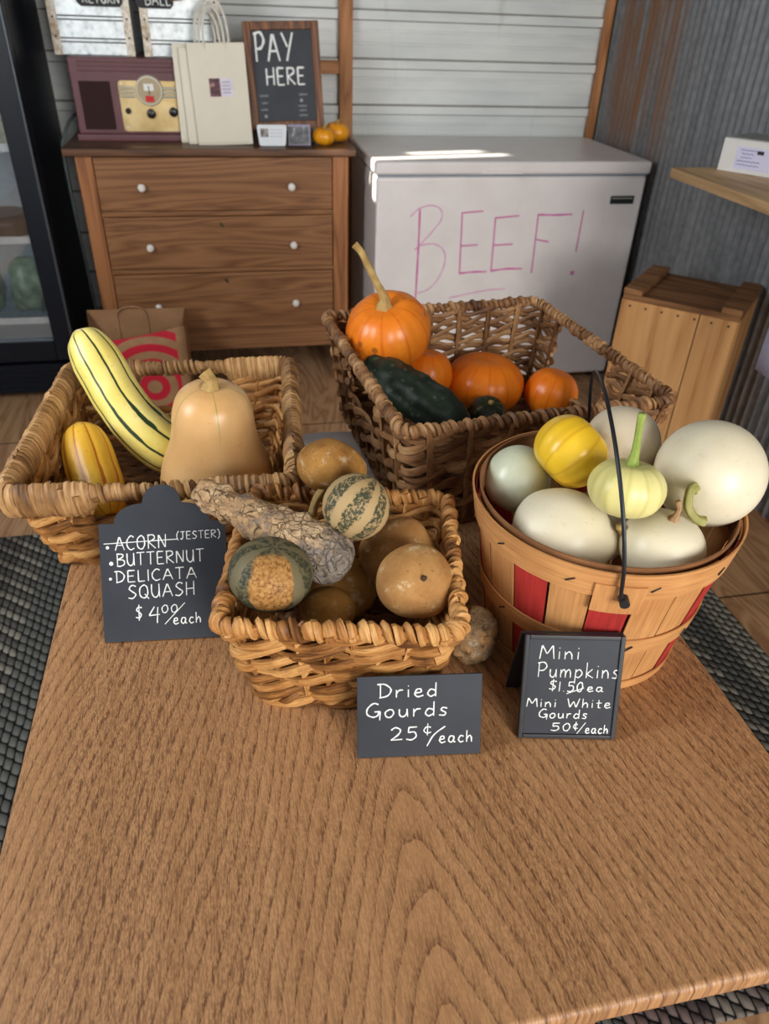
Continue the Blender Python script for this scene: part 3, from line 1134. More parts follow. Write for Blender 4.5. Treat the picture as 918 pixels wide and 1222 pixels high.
# ------------------------------------------------------------------ gourds, squash and pumpkins
def lathe(prof, seg=56, ribs=0, ramp_=0.0, rpow=1.0, lump=0.0, lscale=10, seed=0, squash=(1, 1), bumps=0.0, bscale=40, sub=6):
    """prof: list of (r, z) from bottom to top"""
    P = catmull([(r, z, 0) for r, z in prof], sub)
    P = [(max(0.0, p.x), p.y) for p in P]
    n = len(P)
    m = MB()
    vs, fs, uv = [], [], []
    for j, (r, z) in enumerate(P):
        for i in range(seg):
            a = 2 * PI * i / seg
            rr = r
            if ribs:
                c = abs(math.cos(a * ribs / 2))
                rr *= 1 - ramp_ * (1 - c ** 0.6)
            d = Vector((math.cos(a) * squash[0], math.sin(a) * squash[1], 0))
            p = d * rr + Vector((0, 0, z))
            if lump:
                w = mnoise.noise(p * lscale + Vector((seed, seed * 2.3, 0)))
                p = p + p.normalized() * w * lump
            if bumps:
                w = mnoise.noise(p * bscale + Vector((seed * 1.7, 0, seed)))
                p = p + p.normalized() * max(0, w) * bumps
            vs.append(p)
    for j in range(n - 1):
        for i in range(seg):
            i2 = (i + 1) % seg
            fs.append((j * seg + i, j * seg + i2, (j + 1) * seg + i2, (j + 1) * seg + i))
            uv.append([(i / seg, j / (n - 1)), ((i + 1) / seg, j / (n - 1)), ((i + 1) / seg, (j + 1) / (n - 1)), (i / seg, (j + 1) / (n - 1))])
    m.add(vs, fs, uv)
    return m


def sweep(path, rads, seg=40, ribs=0, ramp_=0.0, lump=0.0, lscale=10, seed=0, bumps=0.0, bscale=40, sub=10, ref=None, round_ends=True):
    P = catmull(path, sub)
    R = [p.x for p in catmull([(r, 0, 0) for r in rads], sub)]
    n = len(P)
    m = MB()
    vs, fs, uv = [], [], []
    prev = Vector(ref) if ref else None
    for j in range(n):
        t = (P[min(j + 1, n - 1)] - P[max(j - 1, 0)]).normalized()
        a = (prev - t * prev.dot(t)).normalized() if prev else t.orthogonal().normalized()
        prev = a
        b = t.cross(a)
        for i in range(seg):
            th = 2 * PI * i / seg
            rr = max(0.0002, R[j])
            if ribs:
                rr *= 1 - ramp_ * (1 - abs(math.cos(th * ribs / 2)) ** 0.6)
            d = a * math.cos(th) + b * math.sin(th)
            p = P[j] + d * rr
            if lump:
                p += d * mnoise.noise(p * lscale + Vector((seed, 0, seed * 2))) * lump * min(1, rr / 0.01)
            if bumps:
                p += d * max(0, mnoise.noise(p * bscale + Vector((seed, seed, 0)))) * bumps * min(1, rr / 0.01)
            vs.append(p)
    for j in range(n - 1):
        for i in range(seg):
            i2 = (i + 1) % seg
            fs.append((j * seg + i, j * seg + i2, (j + 1) * seg + i2, (j + 1) * seg + i))
            uv.append([(i / seg, j / (n - 1)), ((i + 1) / seg, j / (n - 1)), ((i + 1) / seg, (j + 1) / (n - 1)), (i / seg, (j + 1) / (n - 1))])
    fs.append(tuple(reversed(range(seg)))); uv.append([(0, 0)] * seg)
    fs.append(tuple((n - 1) * seg + i for i in range(seg))); uv.append([(0, 1)] * seg)
    m.add(vs, fs, uv)
    return m


def egg(R, H, top=1.0, dip_t=0.0, dip_b=0.0, n=14, power=1.0, pear=0.0):
    """profile of a round fruit, centre at z=0"""
    out = []
    for k in range(n + 1):
        a = -PI / 2 + PI * k / n
        r = R * max(0.0, math.cos(a)) ** power
        z = H * math.sin(a)
        s = math.sin(a)
        r *= 1 - pear * s
        q = r / R
        if s > 0:
            z *= top
            z -= dip_t * math.exp(-(q / 0.38) ** 2)
        else:
            z += dip_b * math.exp(-(q / 0.4) ** 2)
        out.append((r if 0 < k < n else 0.0, z))
    return out


def skin(name, c0, c1, rough=0.35, speck=None, speck_amt=0.0, scale=12, sub=0.0, bump=0.0):
    g = NT(name, rough, 0.45)
    n = g.noise(g.tc(), scale, 4, 0.6)
    c = g.ramp(n, [(0.3, c0), (0.7, c1)])
    if speck:
        s = g.noise(g.tc(), scale * 9, 3, 0.7)
        c = g.mix(g.math('MULTIPLY', g.ss(s, 0.58, 0.7), speck_amt), c, speck)
    if sub:
        g.b.inputs['Subsurface Weight'].default_value = sub
        g.b.inputs['Subsurface Radius'].default_value = (0.012, 0.008, 0.005)
        g.b.inputs['Subsurface Scale'].default_value = 0.6
    if bump:
        g.bump(g.noise(g.tc(), scale * 7, 4), bump, 0.002)
    g.color(c)
    return g.m


def quat(axis, spin=0.0):
    q = Vector((0, 0, 1)).rotation_difference(Vector(axis).normalized())
    return q @ Euler((0, 0, spin)).to_quaternion()


WHITE = skin('gourd_white', rgb(218, 208, 178), rgb(236, 228, 202), 0.36, rgb(196, 182, 140), 0.25, 9)
GREENW = skin('gourd_pale_green', rgb(196, 204, 176), rgb(216, 220, 196), 0.3, rgb(176, 186, 140), 0.25, 9)
CREAM = skin('gourd_cream', rgb(206, 192, 164), rgb(222, 210, 184), 0.38, rgb(190, 172, 134), 0.25, 9)
STEM_TAN = skin('stem_tan', rgb(150, 118, 66), rgb(190, 160, 98), 0.7, rgb(104, 76, 40), 0.5, 60, bump=0.4)
STEM_GREEN = skin('stem_green', rgb(126, 150, 62), rgb(158, 176, 88), 0.55, rgb(104, 122, 50), 0.4, 60, bump=0.3)
STEM_OLIVE = skin('stem_olive', rgb(140, 136, 70), rgb(172, 168, 100), 0.6, rgb(92, 84, 44), 0.5, 60, bump=0.3)
STEM_BROWN = skin('stem_brown', rgb(150, 116, 80), rgb(186, 152, 112), 0.8, rgb(98, 70, 44), 0.5, 60, bump=0.4)


def fruit(name, label, loc, axis, mesh, mat, spin=0.0, stem=None, group=None, cat='gourd'):
    """body mesh plus an optional stem (mesh, material)"""
    if stem is None:
        o = mesh.build(name, mat, angle=180)
        o.location = loc
        o.rotation_mode = 'QUATERNION'
        o.rotation_quaternion = quat(axis, spin)
        return tag(o, label, cat, group)
    r = thing(name, label, cat, loc, quat(axis, spin), group)
    mesh.build('body', mat, r, angle=180)
    for s in (stem if isinstance(stem, list) else [stem]):
        s[0].build(s[2] if len(s) > 2 else 'stem', s[1], r, angle=180)
    return r


def stem_mesh(pts, rads, ribs=5, seg=20, seed=0):
    return sweep(pts, rads, seg, ribs, 0.22, 0.0006, 300, seed, sub=6)


def to_local(loc, axis, spin, pts):
    q = quat(axis, spin).inverted()
    return [q @ (Vector(p) - Vector(loc)) for p in pts]


GW = 'white gourds in the orchard basket'
# left pale green-white one
fruit('white_gourd', 'small pale greenish white round gourd at the left rim of the orchard basket', (0.320, 0.708, 0.912), (0.2, 0.1, 1), lathe(egg(0.0395, 0.041, pear=0.04), lump=0.0015, seed=1), GREENW, group=GW)
fruit('white_gourd', 'cream round gourd at the back of the orchard basket behind the wire handle', (0.444, 0.702, 0.957), (0.1, 0.4, 1), lathe(egg(0.0445, 0.0430), lump=0.0015, seed=2), CREAM, group=GW)
lb, la = (0.499, 0.6055, 0.965), (-0.72, -0.66, 0.06)
p0 = Vector(lb) + Vector(la).normalized() * 0.058
fruit('white_gourd', 'largest white round gourd, stem curling down, on the right rim of the orchard basket', lb, la, lathe(egg(0.0590, 0.0585, pear=0.03), lump=0.0015, seed=3), WHITE,
      stem=(stem_mesh(to_local(lb, la, 0, [p0 + Vector((0.004, 0.006, 0.0)), p0 + Vector((-0.004, -0.002, 0.010)), p0 + Vector((-0.010, -0.006, 0.008)), p0 + Vector((-0.012, -0.012, -0.006)), p0 + Vector((-0.004, -0.018, -0.018)), p0 + Vector((0.006, -0.022, -0.021))]), [0.007, 0.0055, 0.005, 0.0048, 0.005, 0.006], seed=4), STEM_OLIVE), group=GW)
lp, ax = (0.338, 0.606, 0.895), (0.76, -0.42, 0.10)
prof = [(0, -0.056), (0.028, -0.052), (0.048, -0.036), (0.056, -0.008), (0.0525, 0.018), (0.038, 0.040), (0.018, 0.054), (0.009, 0.060), (0.0, 0.0605)]
fruit('white_gourd', 'white egg-shaped gourd lying with its stem to the right in the orchard basket front', lp, ax, lathe(prof, lump=0.0012, seed=5), WHITE,
      stem=(stem_mesh(to_local(lp, ax, 0, [Vector(lp) + Vector(ax).normalized() * 0.054, Vector(lp) + Vector(ax).normalized() * 0.062 + Vector((0, 0, 0.004)), Vector(lp) + Vector(ax).normalized() * 0.064 + Vector((-0.002, -0.002, 0.016)), Vector(lp) + Vector(ax).normalized() * 0.060 + Vector((-0.006, -0.004, 0.028))]), [0.008, 0.0055, 0.0042, 0.0048], seed=6), STEM_TAN), group=GW)
ls, ax = (0.430, 0.557, 0.909), (0.02, -0.10, 1)
fruit('white_gourd', 'white squat gourd with dry split stem, front right in the orchard basket', ls, ax, lathe(egg(0.0455, 0.039, dip_b=0.003), lump=0.0012, seed=7), WHITE,
      stem=(stem_mesh([(0, 0, 0.036), (0.0005, -0.001, 0.045), (0.002, 0.0, 0.053), (-0.0015, 0.002, 0.062)], [0.008, 0.0036, 0.0026, 0.0032], seed=8), STEM_BROWN), group=GW)
lq, ax = (0.3805, 0.573, 0.979), (0.10, 0.20, 1)
prof = egg(0.0390, 0.0292, dip_t=0.006, dip_b=0.004, power=0.8)
g = NT('pumpkin_pale_yellow', 0.35, 0.45)
u = g.sep(g.tc('UV'))[0]
st = g.math('ABSOLUTE', g.math('SUBTRACT', g.math('FRACT', g.math('MULTIPLY', u, 12)), 0.5))
g.color(g.mix(g.math('MULTIPLY', g.ss(st, 0.3, 0.5), 0.5), g.ramp(g.noise(g.tc(), 14, 4), [(0.3, rgb(218, 208, 128)), (0.7, rgb(228, 220, 152))]), rgb(192, 188, 104)))
fruit('mini_pumpkin', 'pale yellow mini pumpkin with long green stem behind the wire handle', lq, ax, lathe(prof, 72, 12, 0.035, lump=0.001, seed=9), g.m,
      stem=(stem_mesh([(0, 0, 0.020), (0.001, 0.001, 0.030), (-0.001, -0.002, 0.044), (-0.005, -0.006, 0.064), (-0.008, -0.010, 0.081)], [0.009, 0.0056, 0.0042, 0.0036, 0.0042], seed=10), STEM_GREEN), cat='pumpkin')
g = NT('pumpkin_yellow', 0.3, 0.45)
u = g.sep(g.tc('UV'))[0]
st = g.math('ABSOLUTE', g.math('SUBTRACT', g.math('FRACT', g.math('MULTIPLY', u, 10)), 0.5))
g.color(g.mix(g.math('MULTIPLY', g.ss(st, 0.36, 0.5), 0.5), g.ramp(g.noise(g.tc(), 12, 4), [(0.3, rgb(236, 186, 30)), (0.7, rgb(248, 206, 56))]), rgb(206, 150, 24)))
fruit('mini_pumpkin', 'bright yellow ribbed mini pumpkin lying on its side on the white gourds', (0.361, 0.667, 0.970), (0.74, 0.12, 0.62), lathe(egg(0.0425, 0.0375, dip_t=0.005, dip_b=0.004, power=0.8), 70, 10, 0.05, lump=0.001, seed=11), g.m, cat='pumpkin')
fruit('white_gourd', 'pale green gourd deep in the orchard basket below the others', (0.325, 0.655, 0.835), (0.3, 0, 1), lathe(egg(0.037, 0.036), lump=0.001, seed=12), GREENW, group=GW)
fruit('white_gourd', 'cream gourd buried in the middle of the orchard basket', (0.420, 0.690, 0.840), (0, 0.3, 1), lathe(egg(0.050, 0.046), lump=0.001, seed=13), CREAM, group=GW)


# --- dried gourds
def dried(name, c0, c1, blot, amt=0.6, scale=14):
    g = NT(name, 0.75, 0.2)
    n = g.noise(g.tc(), scale, 6, 0.7)
    n2 = g.noise(g.tc(), scale * 3.1, 5, 0.7)
    c = g.ramp(n, [(0.3, c0), (0.68, c1)])
    c = g.mix(g.math('MULTIPLY', g.ss(n2, 0.54, 0.68), amt), c, blot)
    pits = g.ss(g.voro(g.tc(), scale * 6), 0.16, 0.05)
    c = g.mix(g.math('MULTIPLY', pits, 0.35), c, rgb(86, 60, 36))
    g.color(c)
    g.bump(g.math('ADD', n2, g.math('MULTIPLY', pits, -0.4)), 0.55, 0.003)
    return g.m


TAN = dried('dried_tan', rgb(148, 100, 52), rgb(194, 150, 94), rgb(218, 194, 152), 0.75)
TAN2 = dried('dried_ochre', rgb(126, 82, 36), rgb(184, 136, 70), rgb(216, 200, 168), 0.5, 20)


def striped_skin(name, stripe_n, green, tan, face_tan=0.0):
    g = NT(name, 0.6, 0.3)
    uvx, uvy, _ = g.sep(g.tc('UV'))
    w = g.noise(g.tc(), 34, 4, 0.7)
    w2 = g.noise(g.tc(), 250, 3, 0.75)
    s = g.math('FRACT', g.math('ADD', g.math('MULTIPLY', uvx, stripe_n), g.math('MULTIPLY', g.math('SUBTRACT', w, 0.5), 0.5)))
    s = g.math('ABSOLUTE', g.math('SUBTRACT', s, 0.5))
    band = g.ss(g.math('ADD', s, g.math('MULTIPLY', g.math('SUBTRACT', w2, 0.5), 0.30)), 0.22, 0.32)
    speck = g.math('MULTIPLY', g.ss(w2, 0.46, 0.60), 0.85)
    gcol = g.mix(speck, green, tan)
    c = g.mix(band, gcol, tan)
    if face_tan:
        x, y, z = g.sep(g.tc())
        xx = g.math('DIVIDE', g.math('ADD', x, 0.002), 0.023)
        zz = g.math('DIVIDE', g.math('SUBTRACT', z, 0.009), 0.027)
        d2 = g.math('ADD', g.math('POWER', g.math('ABSOLUTE', xx), 2.6), g.math('POWER', g.math('ABSOLUTE', zz), 2.6))
        d2 = g.math('ADD', d2, g.math('MULTIPLY', g.math('SUBTRACT', w, 0.5), 1.1))
        patch = g.math('MULTIPLY', g.ss(d2, 1.15, 0.8), g.ss(y, -0.01, -0.02))
        c = g.mix(patch, c, g.ramp(w2, [(0.38, rgb(120, 78, 36)), (0.5, rgb(164, 118, 62)), (0.65, rgb(188, 144, 88))]))
    g.color(c)
    g.bump(w2, 0.35, 0.0015)
    return g.m


GD = 'dried gourds in the small basket'
fruit('dried_gourd', 'dark green round dried gourd with a tan patch, front left in the small basket', (0.014, 0.607, 0.884), (0.15, 0.05, 1), lathe(egg(0.0445, 0.038, dip_t=0.003), lump=0.001, seed=21),
      striped_skin('gourd_green_tan', 7, rgb(54, 57, 42), rgb(112, 103, 76), 1.0), spin=-0.02, group=GD)
fruit('dried_gourd', 'round gourd with speckled dark green and cream stripes on top of the small basket', (0.114, 0.663, 0.922), (0.62, 0.25, 0.75), lathe(egg(0.0375, 0.037), lump=0.0008, seed=22),
      striped_skin('gourd_speckled', 8, rgb(64, 66, 48), rgb(176, 150, 106)), group=GD)
lt, ax = (0.098, 0.750, 0.921), (-0.25, -0.55, -0.55)
fruit('dried_gourd', 'ochre flattened dried gourd at the back of the small basket with its stem downward', lt, ax, lathe(egg(0.0425, 0.032, dip_t=0.004, power=0.85), 64, 9, 0.03, lump=0.003, lscale=30, seed=23), TAN2,
      stem=(stem_mesh(to_local(lt, ax, 0, [Vector(lt) + Vector(ax).normalized() * 0.022, Vector(lt) + Vector((-0.022, -0.026, -0.028)), Vector(lt) + Vector((-0.028, -0.034, -0.044))]), [0.008, 0.0055, 0.006], seed=24), STEM_TAN), group=GD)
fruit('dried_gourd', 'large lumpy tan dried gourd at the right side of the small basket', (0.168, 0.672, 0.842), (0.3, 0.2, 1), lathe(egg(0.048, 0.044, pear=0.1), lump=0.006, lscale=26, seed=25), TAN, group=GD)
lf, ax = (0.166, 0.585, 0.872), (0.02, -0.62, 0.62)
fruit('dried_gourd', 'tan dried gourd with a dark navel facing out, front right in the small basket', lf, ax, lathe(egg(0.0415, 0.036, dip_t=0.002), lump=0.003, lscale=28, seed=26), TAN,
      stem=(stem_mesh([(0, 0, 0.031), (0.001, 0, 0.0365), (0.002, 0.001, 0.039)], [0.0042, 0.003, 0.0016], seed=27), skin('dark_navel', rgb(58, 40, 26), rgb(84, 60, 38), 0.9), 'navel'), group=GD)
fruit('dried_gourd', 'ochre dried gourd low in the small basket, just showing above the front rim', (0.074, 0.612, 0.820), (0, 0.2, 1), lathe(egg(0.032, 0.026), lump=0.002, lscale=30, seed=28), TAN2, group=GD)
fruit('dried_gourd', 'brown dried gourd at the bottom of the small basket beneath the striped one', (0.100, 0.690, 0.785), (0.2, 0.2, 1), lathe(egg(0.045, 0.040), lump=0.002, lscale=30, seed=29), TAN2, group=GD)

# warty club-shaped gourd lying across the left rim
g = NT('warty_bark', 0.85, 0.2)
va = g.n('ShaderNodeVectorMath')
va.operation = 'ADD'
wn_ = g.n('ShaderNodeTexNoise')
wn_.inputs['Scale'].default_value = 34
wn_.inputs['Detail'].default_value = 4
g.t.links.new(g.tc(), wn_.inputs['Vector'])
sc_ = g.n('ShaderNodeVectorMath')
sc_.operation = 'SCALE'
g.t.links.new(wn_.outputs['Color'], sc_.inputs[0])
sc_.inputs['Scale'].default_value = 0.034
g.t.links.new(g.tc(), va.inputs[0])
g.t.links.new(sc_.outputs[0], va.inputs[1])
wv = va.outputs[0]
n = g.noise(g.tc(), 30, 6, 0.75)
n2 = g.noise(g.tc(), 95, 5, 0.7)
vz = g.voro(wv, 120)
pt = g.ss(g.noise(g.tc(), 40, 3), 0.42, 0.58)
cr = g.math('SUBTRACT', 1.0, g.ss(g.voro(wv, 96, 'DISTANCE_TO_EDGE'), 0.01, 0.11))
grey = g.noise(g.tc(), 11, 3)
ux, uy, uz = g.sep(g.tc('UV'))
crust = g.ss(g.math('ADD', g.math('MULTIPLY', g.math('SUBTRACT', 0.62, uy), 0.55), g.math('SUBTRACT', n, 0.5)), -0.06, 0.10)
c = g.mix(crust, g.ramp(n2, [(0.3, rgb(104, 92, 82)), (0.65, rgb(156, 146, 134))]), g.ramp(n, [(0.32, rgb(134, 98, 66)), (0.5, rgb(182, 150, 112)), (0.7, rgb(220, 196, 160))]))
c = g.mix(g.math('MULTIPLY', g.math('MULTIPLY', cr, g.ss(n2, 0.42, 0.56)), g.math('MULTIPLY', pt, g.math('ADD', 0.15, g.math('MULTIPLY', crust, 0.75)))), c, rgb(74, 50, 34))
c = g.mix(g.math('MULTIPLY', g.ss(n2, 0.60, 0.68), 0.5), c, rgb(92, 64, 44))
g.color(c)
g.bump(g.math('ADD', g.math('MULTIPLY', g.math('MULTIPLY', cr, pt), -0.9), g.math('ADD', g.math('MULTIPLY', vz, -0.5), g.math('ADD', n2, n))), 0.9, 0.006)
WART = g.m
pth = [(-0.058, 0.722, 0.924), (-0.055, 0.719, 0.923), (-0.046, 0.712, 0.921), (-0.018, 0.692, 0.914), (0.014, 0.669, 0.904), (0.046, 0.650, 0.892), (0.070, 0.637, 0.883), (0.088, 0.627, 0.877), (0.098, 0.621, 0.873), (0.100, 0.620, 0.872)]
rd = [0.003, 0.012, 0.0165, 0.0185, 0.023, 0.0285, 0.031, 0.028, 0.017, 0.002]
c0 = Vector((0.02, 0.67, 0.90))
m = sweep([Vector(p) - c0 for p in pth], rd, 72, lump=0.003, lscale=55, seed=31, bumps=0.0075, bscale=70, sub=14)
o = m.build('dried_gourd', WART, angle=180)
o.location = c0
tag(o, 'long warty bark-like club gourd lying across the left rim of the small basket', 'gourd', GD)

g = NT('warty_grey', 0.85, 0.2)
n = g.noise(g.tc(), 22, 6, 0.7)
n3 = g.noise(g.tc(), 60, 5, 0.7)
c = g.ramp(n, [(0.35, rgb(104, 86, 62)), (0.5, rgb(158, 130, 96)), (0.62, rgb(196, 150, 98))])
c = g.mix(g.math('MULTIPLY', g.ss(n3, 0.50, 0.62), 0.8), c, rgb(66, 56, 44))
c = g.mix(g.math('MULTIPLY', g.ss(n3, 0.44, 0.36), 0.6), c, rgb(204, 192, 170))
g.color(c)
g.bump(n3, 0.8, 0.005)
fruit('dried_gourd', 'mottled grey warty gourd on the table between the small basket and the orchard basket', (0.246, 0.602, TZ + 0.0365), (0.1, 0.1, 1), lathe(egg(0.029, 0.037, pear=0.05), lump=0.003, lscale=50, seed=33, bumps=0.005, bscale=75), g.m, group=GD)


# --- left basket squash
def delicata_mat(name, base0, base1, green, n, wid, speck):
    g = NT(name, 0.35, 0.45)
    ux, uy, _ = g.sep(g.tc('UV'))
    w = g.noise(g.tc(), 30, 3, 0.6)
    wob = g.math('MULTIPLY', g.math('SUBTRACT', w, 0.5), 0.16)
    s = g.math('FRACT', g.math('ADD', g.math('MULTIPLY', ux, n), wob))
    s = g.math('ABSOLUTE', g.math('SUBTRACT', s, 0.5))
    half = g.math('ADD', wid, g.math('MULTIPLY', g.math('MULTIPLY', g.ss(uy, 0.35, 0.8), g.ss(g.noise(g.tc(), 15, 3), 0.42, 0.6)), wid * 1.4))
    d = g.math('SUBTRACT', half, s)
    band = g.ss(d, -0.02, 0.03)
    c = g.ramp(g.noise(g.tc(), 16, 3), [(0.3, base0), (0.7, base1)])
    sp2 = g.ss(g.voro(g.tc(), 95), 0.22, 0.08)
    c = g.mix(g.math('MULTIPLY', sp2, 0.35), c, speck)
    c = g.mix(band, c, green)
    g.color(c)
    return g.m


DEL = delicata_mat('delicata_cream', rgb(222, 202, 96), rgb(236, 224, 142), rgb(38, 58, 34), 9, 0.070, rgb(206, 150, 60))
YEL = delicata_mat('delicata_orange', rgb(214, 160, 40), rgb(232, 186, 66), rgb(178, 104, 30), 9, 0.06, rgb(196, 120, 30))
pth = [(-0.232, 1.128, 0.962), (-0.231, 1.126, 0.960), (-0.225, 1.120, 0.951), (-0.212, 1.108, 0.928), (-0.198, 1.092, 0.900), (-0.182, 1.072, 0.872), (-0.160, 1.052, 0.843), (-0.132, 1.034, 0.818), (-0.106, 1.020, 0.802), (-0.088, 1.012, 0.794), (-0.086, 1.011, 0.793)]
rd = [0.002, 0.014, 0.028, 0.0365, 0.0375, 0.0375, 0.039, 0.041, 0.036, 0.018, 0.002]
c0 = Vector((-0.17, 1.06, 0.86))
m = sweep([Vector(p) - c0 for p in pth], rd, 54, 9, 0.05, lump=0.0015, lscale=22, seed=41, ref=(0, -1, 0.3))
o = m.build('delicata_squash', DEL, angle=180)
o.location = c0
tag(o, 'long cream delicata squash with dark green stripes leaning in the left basket', 'squash', 'squash in the left basket')
pth = [(-0.238, 1.028, 0.858), (-0.2375, 1.026, 0.857), (-0.235, 1.018, 0.850), (-0.230, 1.002, 0.834), (-0.222, 0.975, 0.812), (-0.212, 0.945, 0.790), (-0.202, 0.918, 0.776), (-0.197, 0.905, 0.771), (-0.1965, 0.904, 0.771)]
rd = [0.002, 0.012, 0.026, 0.034, 0.037, 0.036, 0.026, 0.012, 0.002]
c0 = Vector((-0.22, 0.97, 0.81))
m = sweep([Vector(p) - c0 for p in pth], rd, 54, 9, 0.06, lump=0.001, lscale=22, seed=42, ref=(0, -0.5, 1))
o = m.build('delicata_squash', YEL, angle=180)
o.location = c0
tag(o, 'short orange-yellow striped squash lying low at the left of the left basket', 'squash', 'squash in the left basket')
# butternut
g = NT('butternut_skin', 0.34, 0.45)
n = g.noise(g.map(g.tc(), (1, 1, 0.5)), 12, 4)
c = g.ramp(n, [(0.3, rgb(206, 158, 100)), (0.7, rgb(224, 184, 130))])
ux = g.sep(g.tc('UV'))[0]
uy = g.sep(g.tc('UV'))[1]
ln = g.math('ABSOLUTE', g.math('SUBTRACT', g.math('FRACT', g.math('ADD', g.math('MULTIPLY', ux, 5), 0.62)), 0.5))
c = g.mix(g.math('MULTIPLY', g.math('MULTIPLY', g.ss(ln, 0.022, 0.010), g.ss(uy, 0.5, 0.75)), 0.8), c, rgb(128, 146, 66))
c = g.mix(g.math('MULTIPLY', g.ss(g.noise(g.tc(), 70, 3), 0.62, 0.72), 0.3), c, rgb(188, 128, 70))
g.color(c)
prof = [(0, 0.006), (0.02, 0.0), (0.05, 0.006), (0.074, 0.028), (0.082, 0.056), (0.076, 0.088), (0.065, 0.118), (0.0585, 0.150), (0.055, 0.180), (0.047, 0.204), (0.033, 0.2175), (0.018, 0.2215), (0.008, 0.219), (0.0, 0.218)]
prof = [(r_, z_ * 0.91) for r_, z_ in prof]
fruit('butternut_squash', 'large tan butternut squash standing upright at the right of the left basket', (-0.047, 0.957, TZ + 0.018), (0.03, -0.10, 1), lathe(prof, 64, 5, 0.02, lump=0.0015, lscale=14, seed=43), g.m,
      stem=(stem_mesh([(0, 0, 0.192), (0.001, -0.002, 0.203), (0.002, 0.0, 0.211), (-0.006, 0.006, 0.221)], [0.019, 0.0125, 0.0085, 0.0105], seed=44), STEM_TAN), cat='squash', group='squash in the left basket')


# --- back basket
def pumpkin_mat(name, c0, c1, ribs, crease, green=0.0):
    g = NT(name, 0.32, 0.45)
    ux, uy, _ = g.sep(g.tc('UV'))
    n = g.noise(g.tc(), 10, 4)
    c = g.ramp(n, [(0.3, c0), (0.7, c1)])
    st = g.math('ABSOLUTE', g.math('SUBTRACT', g.math('FRACT', g.math('MULTIPLY', ux, ribs)), 0.5))
    c = g.mix(g.math('MULTIPLY', g.ss(st, 0.4, 0.5), 0.55), c, crease)
    fine = g.noise(g.tc(), 70, 3, 0.7)
    c = g.mix(g.math('MULTIPLY', g.ss(fine, 0.55, 0.7), 0.25), c, rgb(240, 160, 60))
    if green:
        x, y, z = g.sep(g.tc())
        p = g.math('MULTIPLY', g.ss(g.noise(g.tc(), 24, 4, 0.7), 0.50, 0.62), g.ss(z, 0.0, -0.03))
        p = g.math('MULTIPLY', p, g.ss(x, 0.0, 0.03))
        c = g.mix(g.math('MULTIPLY', p, green), c, rgb(112, 120, 40))
        sp_ = g.ss(g.voro(g.tc(), 17), 0.12, 0.06)
        c = g.mix(g.math('MULTIPLY', sp_, 0.6), c, rgb(74, 60, 30))
    g.color(c)
    return g.m


ORG = pumpkin_mat('pumpkin_orange', rgb(222, 112, 22), rgb(238, 138, 38), 10, rgb(196, 84, 14), 0.7)
ORG2 = pumpkin_mat('pumpkin_orange_deep', rgb(228, 112, 16), rgb(242, 134, 30), 12, rgb(204, 86, 10))
PG = 'orange pumpkins in the back basket'
lg, ax = (0.258, 1.196, 0.915), (-0.22, -0.28, 0.93)
fruit('pumpkin', 'large orange pumpkin with a long dry stem at the left of the back basket', lg, ax, lathe(egg(0.074, 0.063, dip_t=0.012, dip_b=0.008, power=0.82), 80, 10, 0.03, lump=0.002, seed=51), ORG,
      stem=(stem_mesh([(0, 0, 0.044), (0.001, 0, 0.056), (0.003, 0.002, 0.068), (-0.004, 0.012, 0.092), (-0.013, 0.030, 0.120), (-0.018, 0.040, 0.138), (-0.026, 0.046, 0.150)], [0.021, 0.014, 0.0085, 0.0062, 0.0055, 0.0055, 0.0065], seed=52), STEM_TAN), cat='pumpkin', group=PG)
fruit('pumpkin', 'orange pumpkin half hidden below the long-stemmed pumpkin', (0.331, 1.198, 0.830), (0.1, 0.1, 1), lathe(egg(0.049, 0.047, dip_t=0.006, power=0.85), 70, 12, 0.03, seed=53), ORG2, cat='pumpkin', group=PG)
fruit('pumpkin', 'wide flat orange pumpkin in the middle of the back basket', (0.446, 1.202, 0.805), (0.05, -0.02, 1), lathe(egg(0.0740, 0.0520, dip_t=0.006, dip_b=0.006, power=0.82), 80, 12, 0.035, seed=54), ORG2, spin=0.3, cat='pumpkin', group=PG)
fruit('pumpkin', 'small orange pumpkin farthest right in the back basket', (0.566, 1.165, 0.795), (0.2, 0, 1), lathe(egg(0.0494, 0.0450, dip_t=0.004, power=0.85), 70, 11, 0.03, seed=55), ORG2, cat='pumpkin', group=PG)
g = NT('zucchini_skin', 0.48, 0.4)
n = g.noise(g.tc(), 30, 5, 0.7)
c = g.ramp(n, [(0.35, rgb(20, 30, 24)), (0.7, rgb(38, 54, 38))])
c = g.mix(g.math('MULTIPLY', g.ss(g.voro(g.tc(), 70), 0.3, 0.06), 0.5), c, rgb(92, 112, 84))
g.color(c)
g.bump(n, 0.4, 0.003)
pth = [(0.221, 1.150, 0.885), (0.2215, 1.149, 0.8845), (0.226, 1.138, 0.880), (0.240, 1.112, 0.872), (0.262, 1.080, 0.862), (0.287, 1.048, 0.852), (0.312, 1.018, 0.843), (0.333, 0.995, 0.837), (0.342, 0.984, 0.834), (0.3425, 0.983, 0.834)]
rd = [0.002, 0.012, 0.022, 0.031, 0.0365, 0.038, 0.036, 0.027, 0.012, 0.002]
c0 = Vector((0.28, 1.06, 0.86))
m = sweep([Vector(p) - c0 for p in pth], rd, 50, 8, 0.08, lump=0.004, lscale=40, seed=56, bumps=0.003, bscale=110)
o = m.build('zucchini', g.m, angle=180)
o.location = c0
tag(o, 'dark green zucchini lying along the left side of the back basket', 'squash')
g = NT('acorn_skin', 0.35, 0.45)
ux, uy, _ = g.sep(g.tc('UV'))
n = g.noise(g.tc(), 40, 4, 0.7)
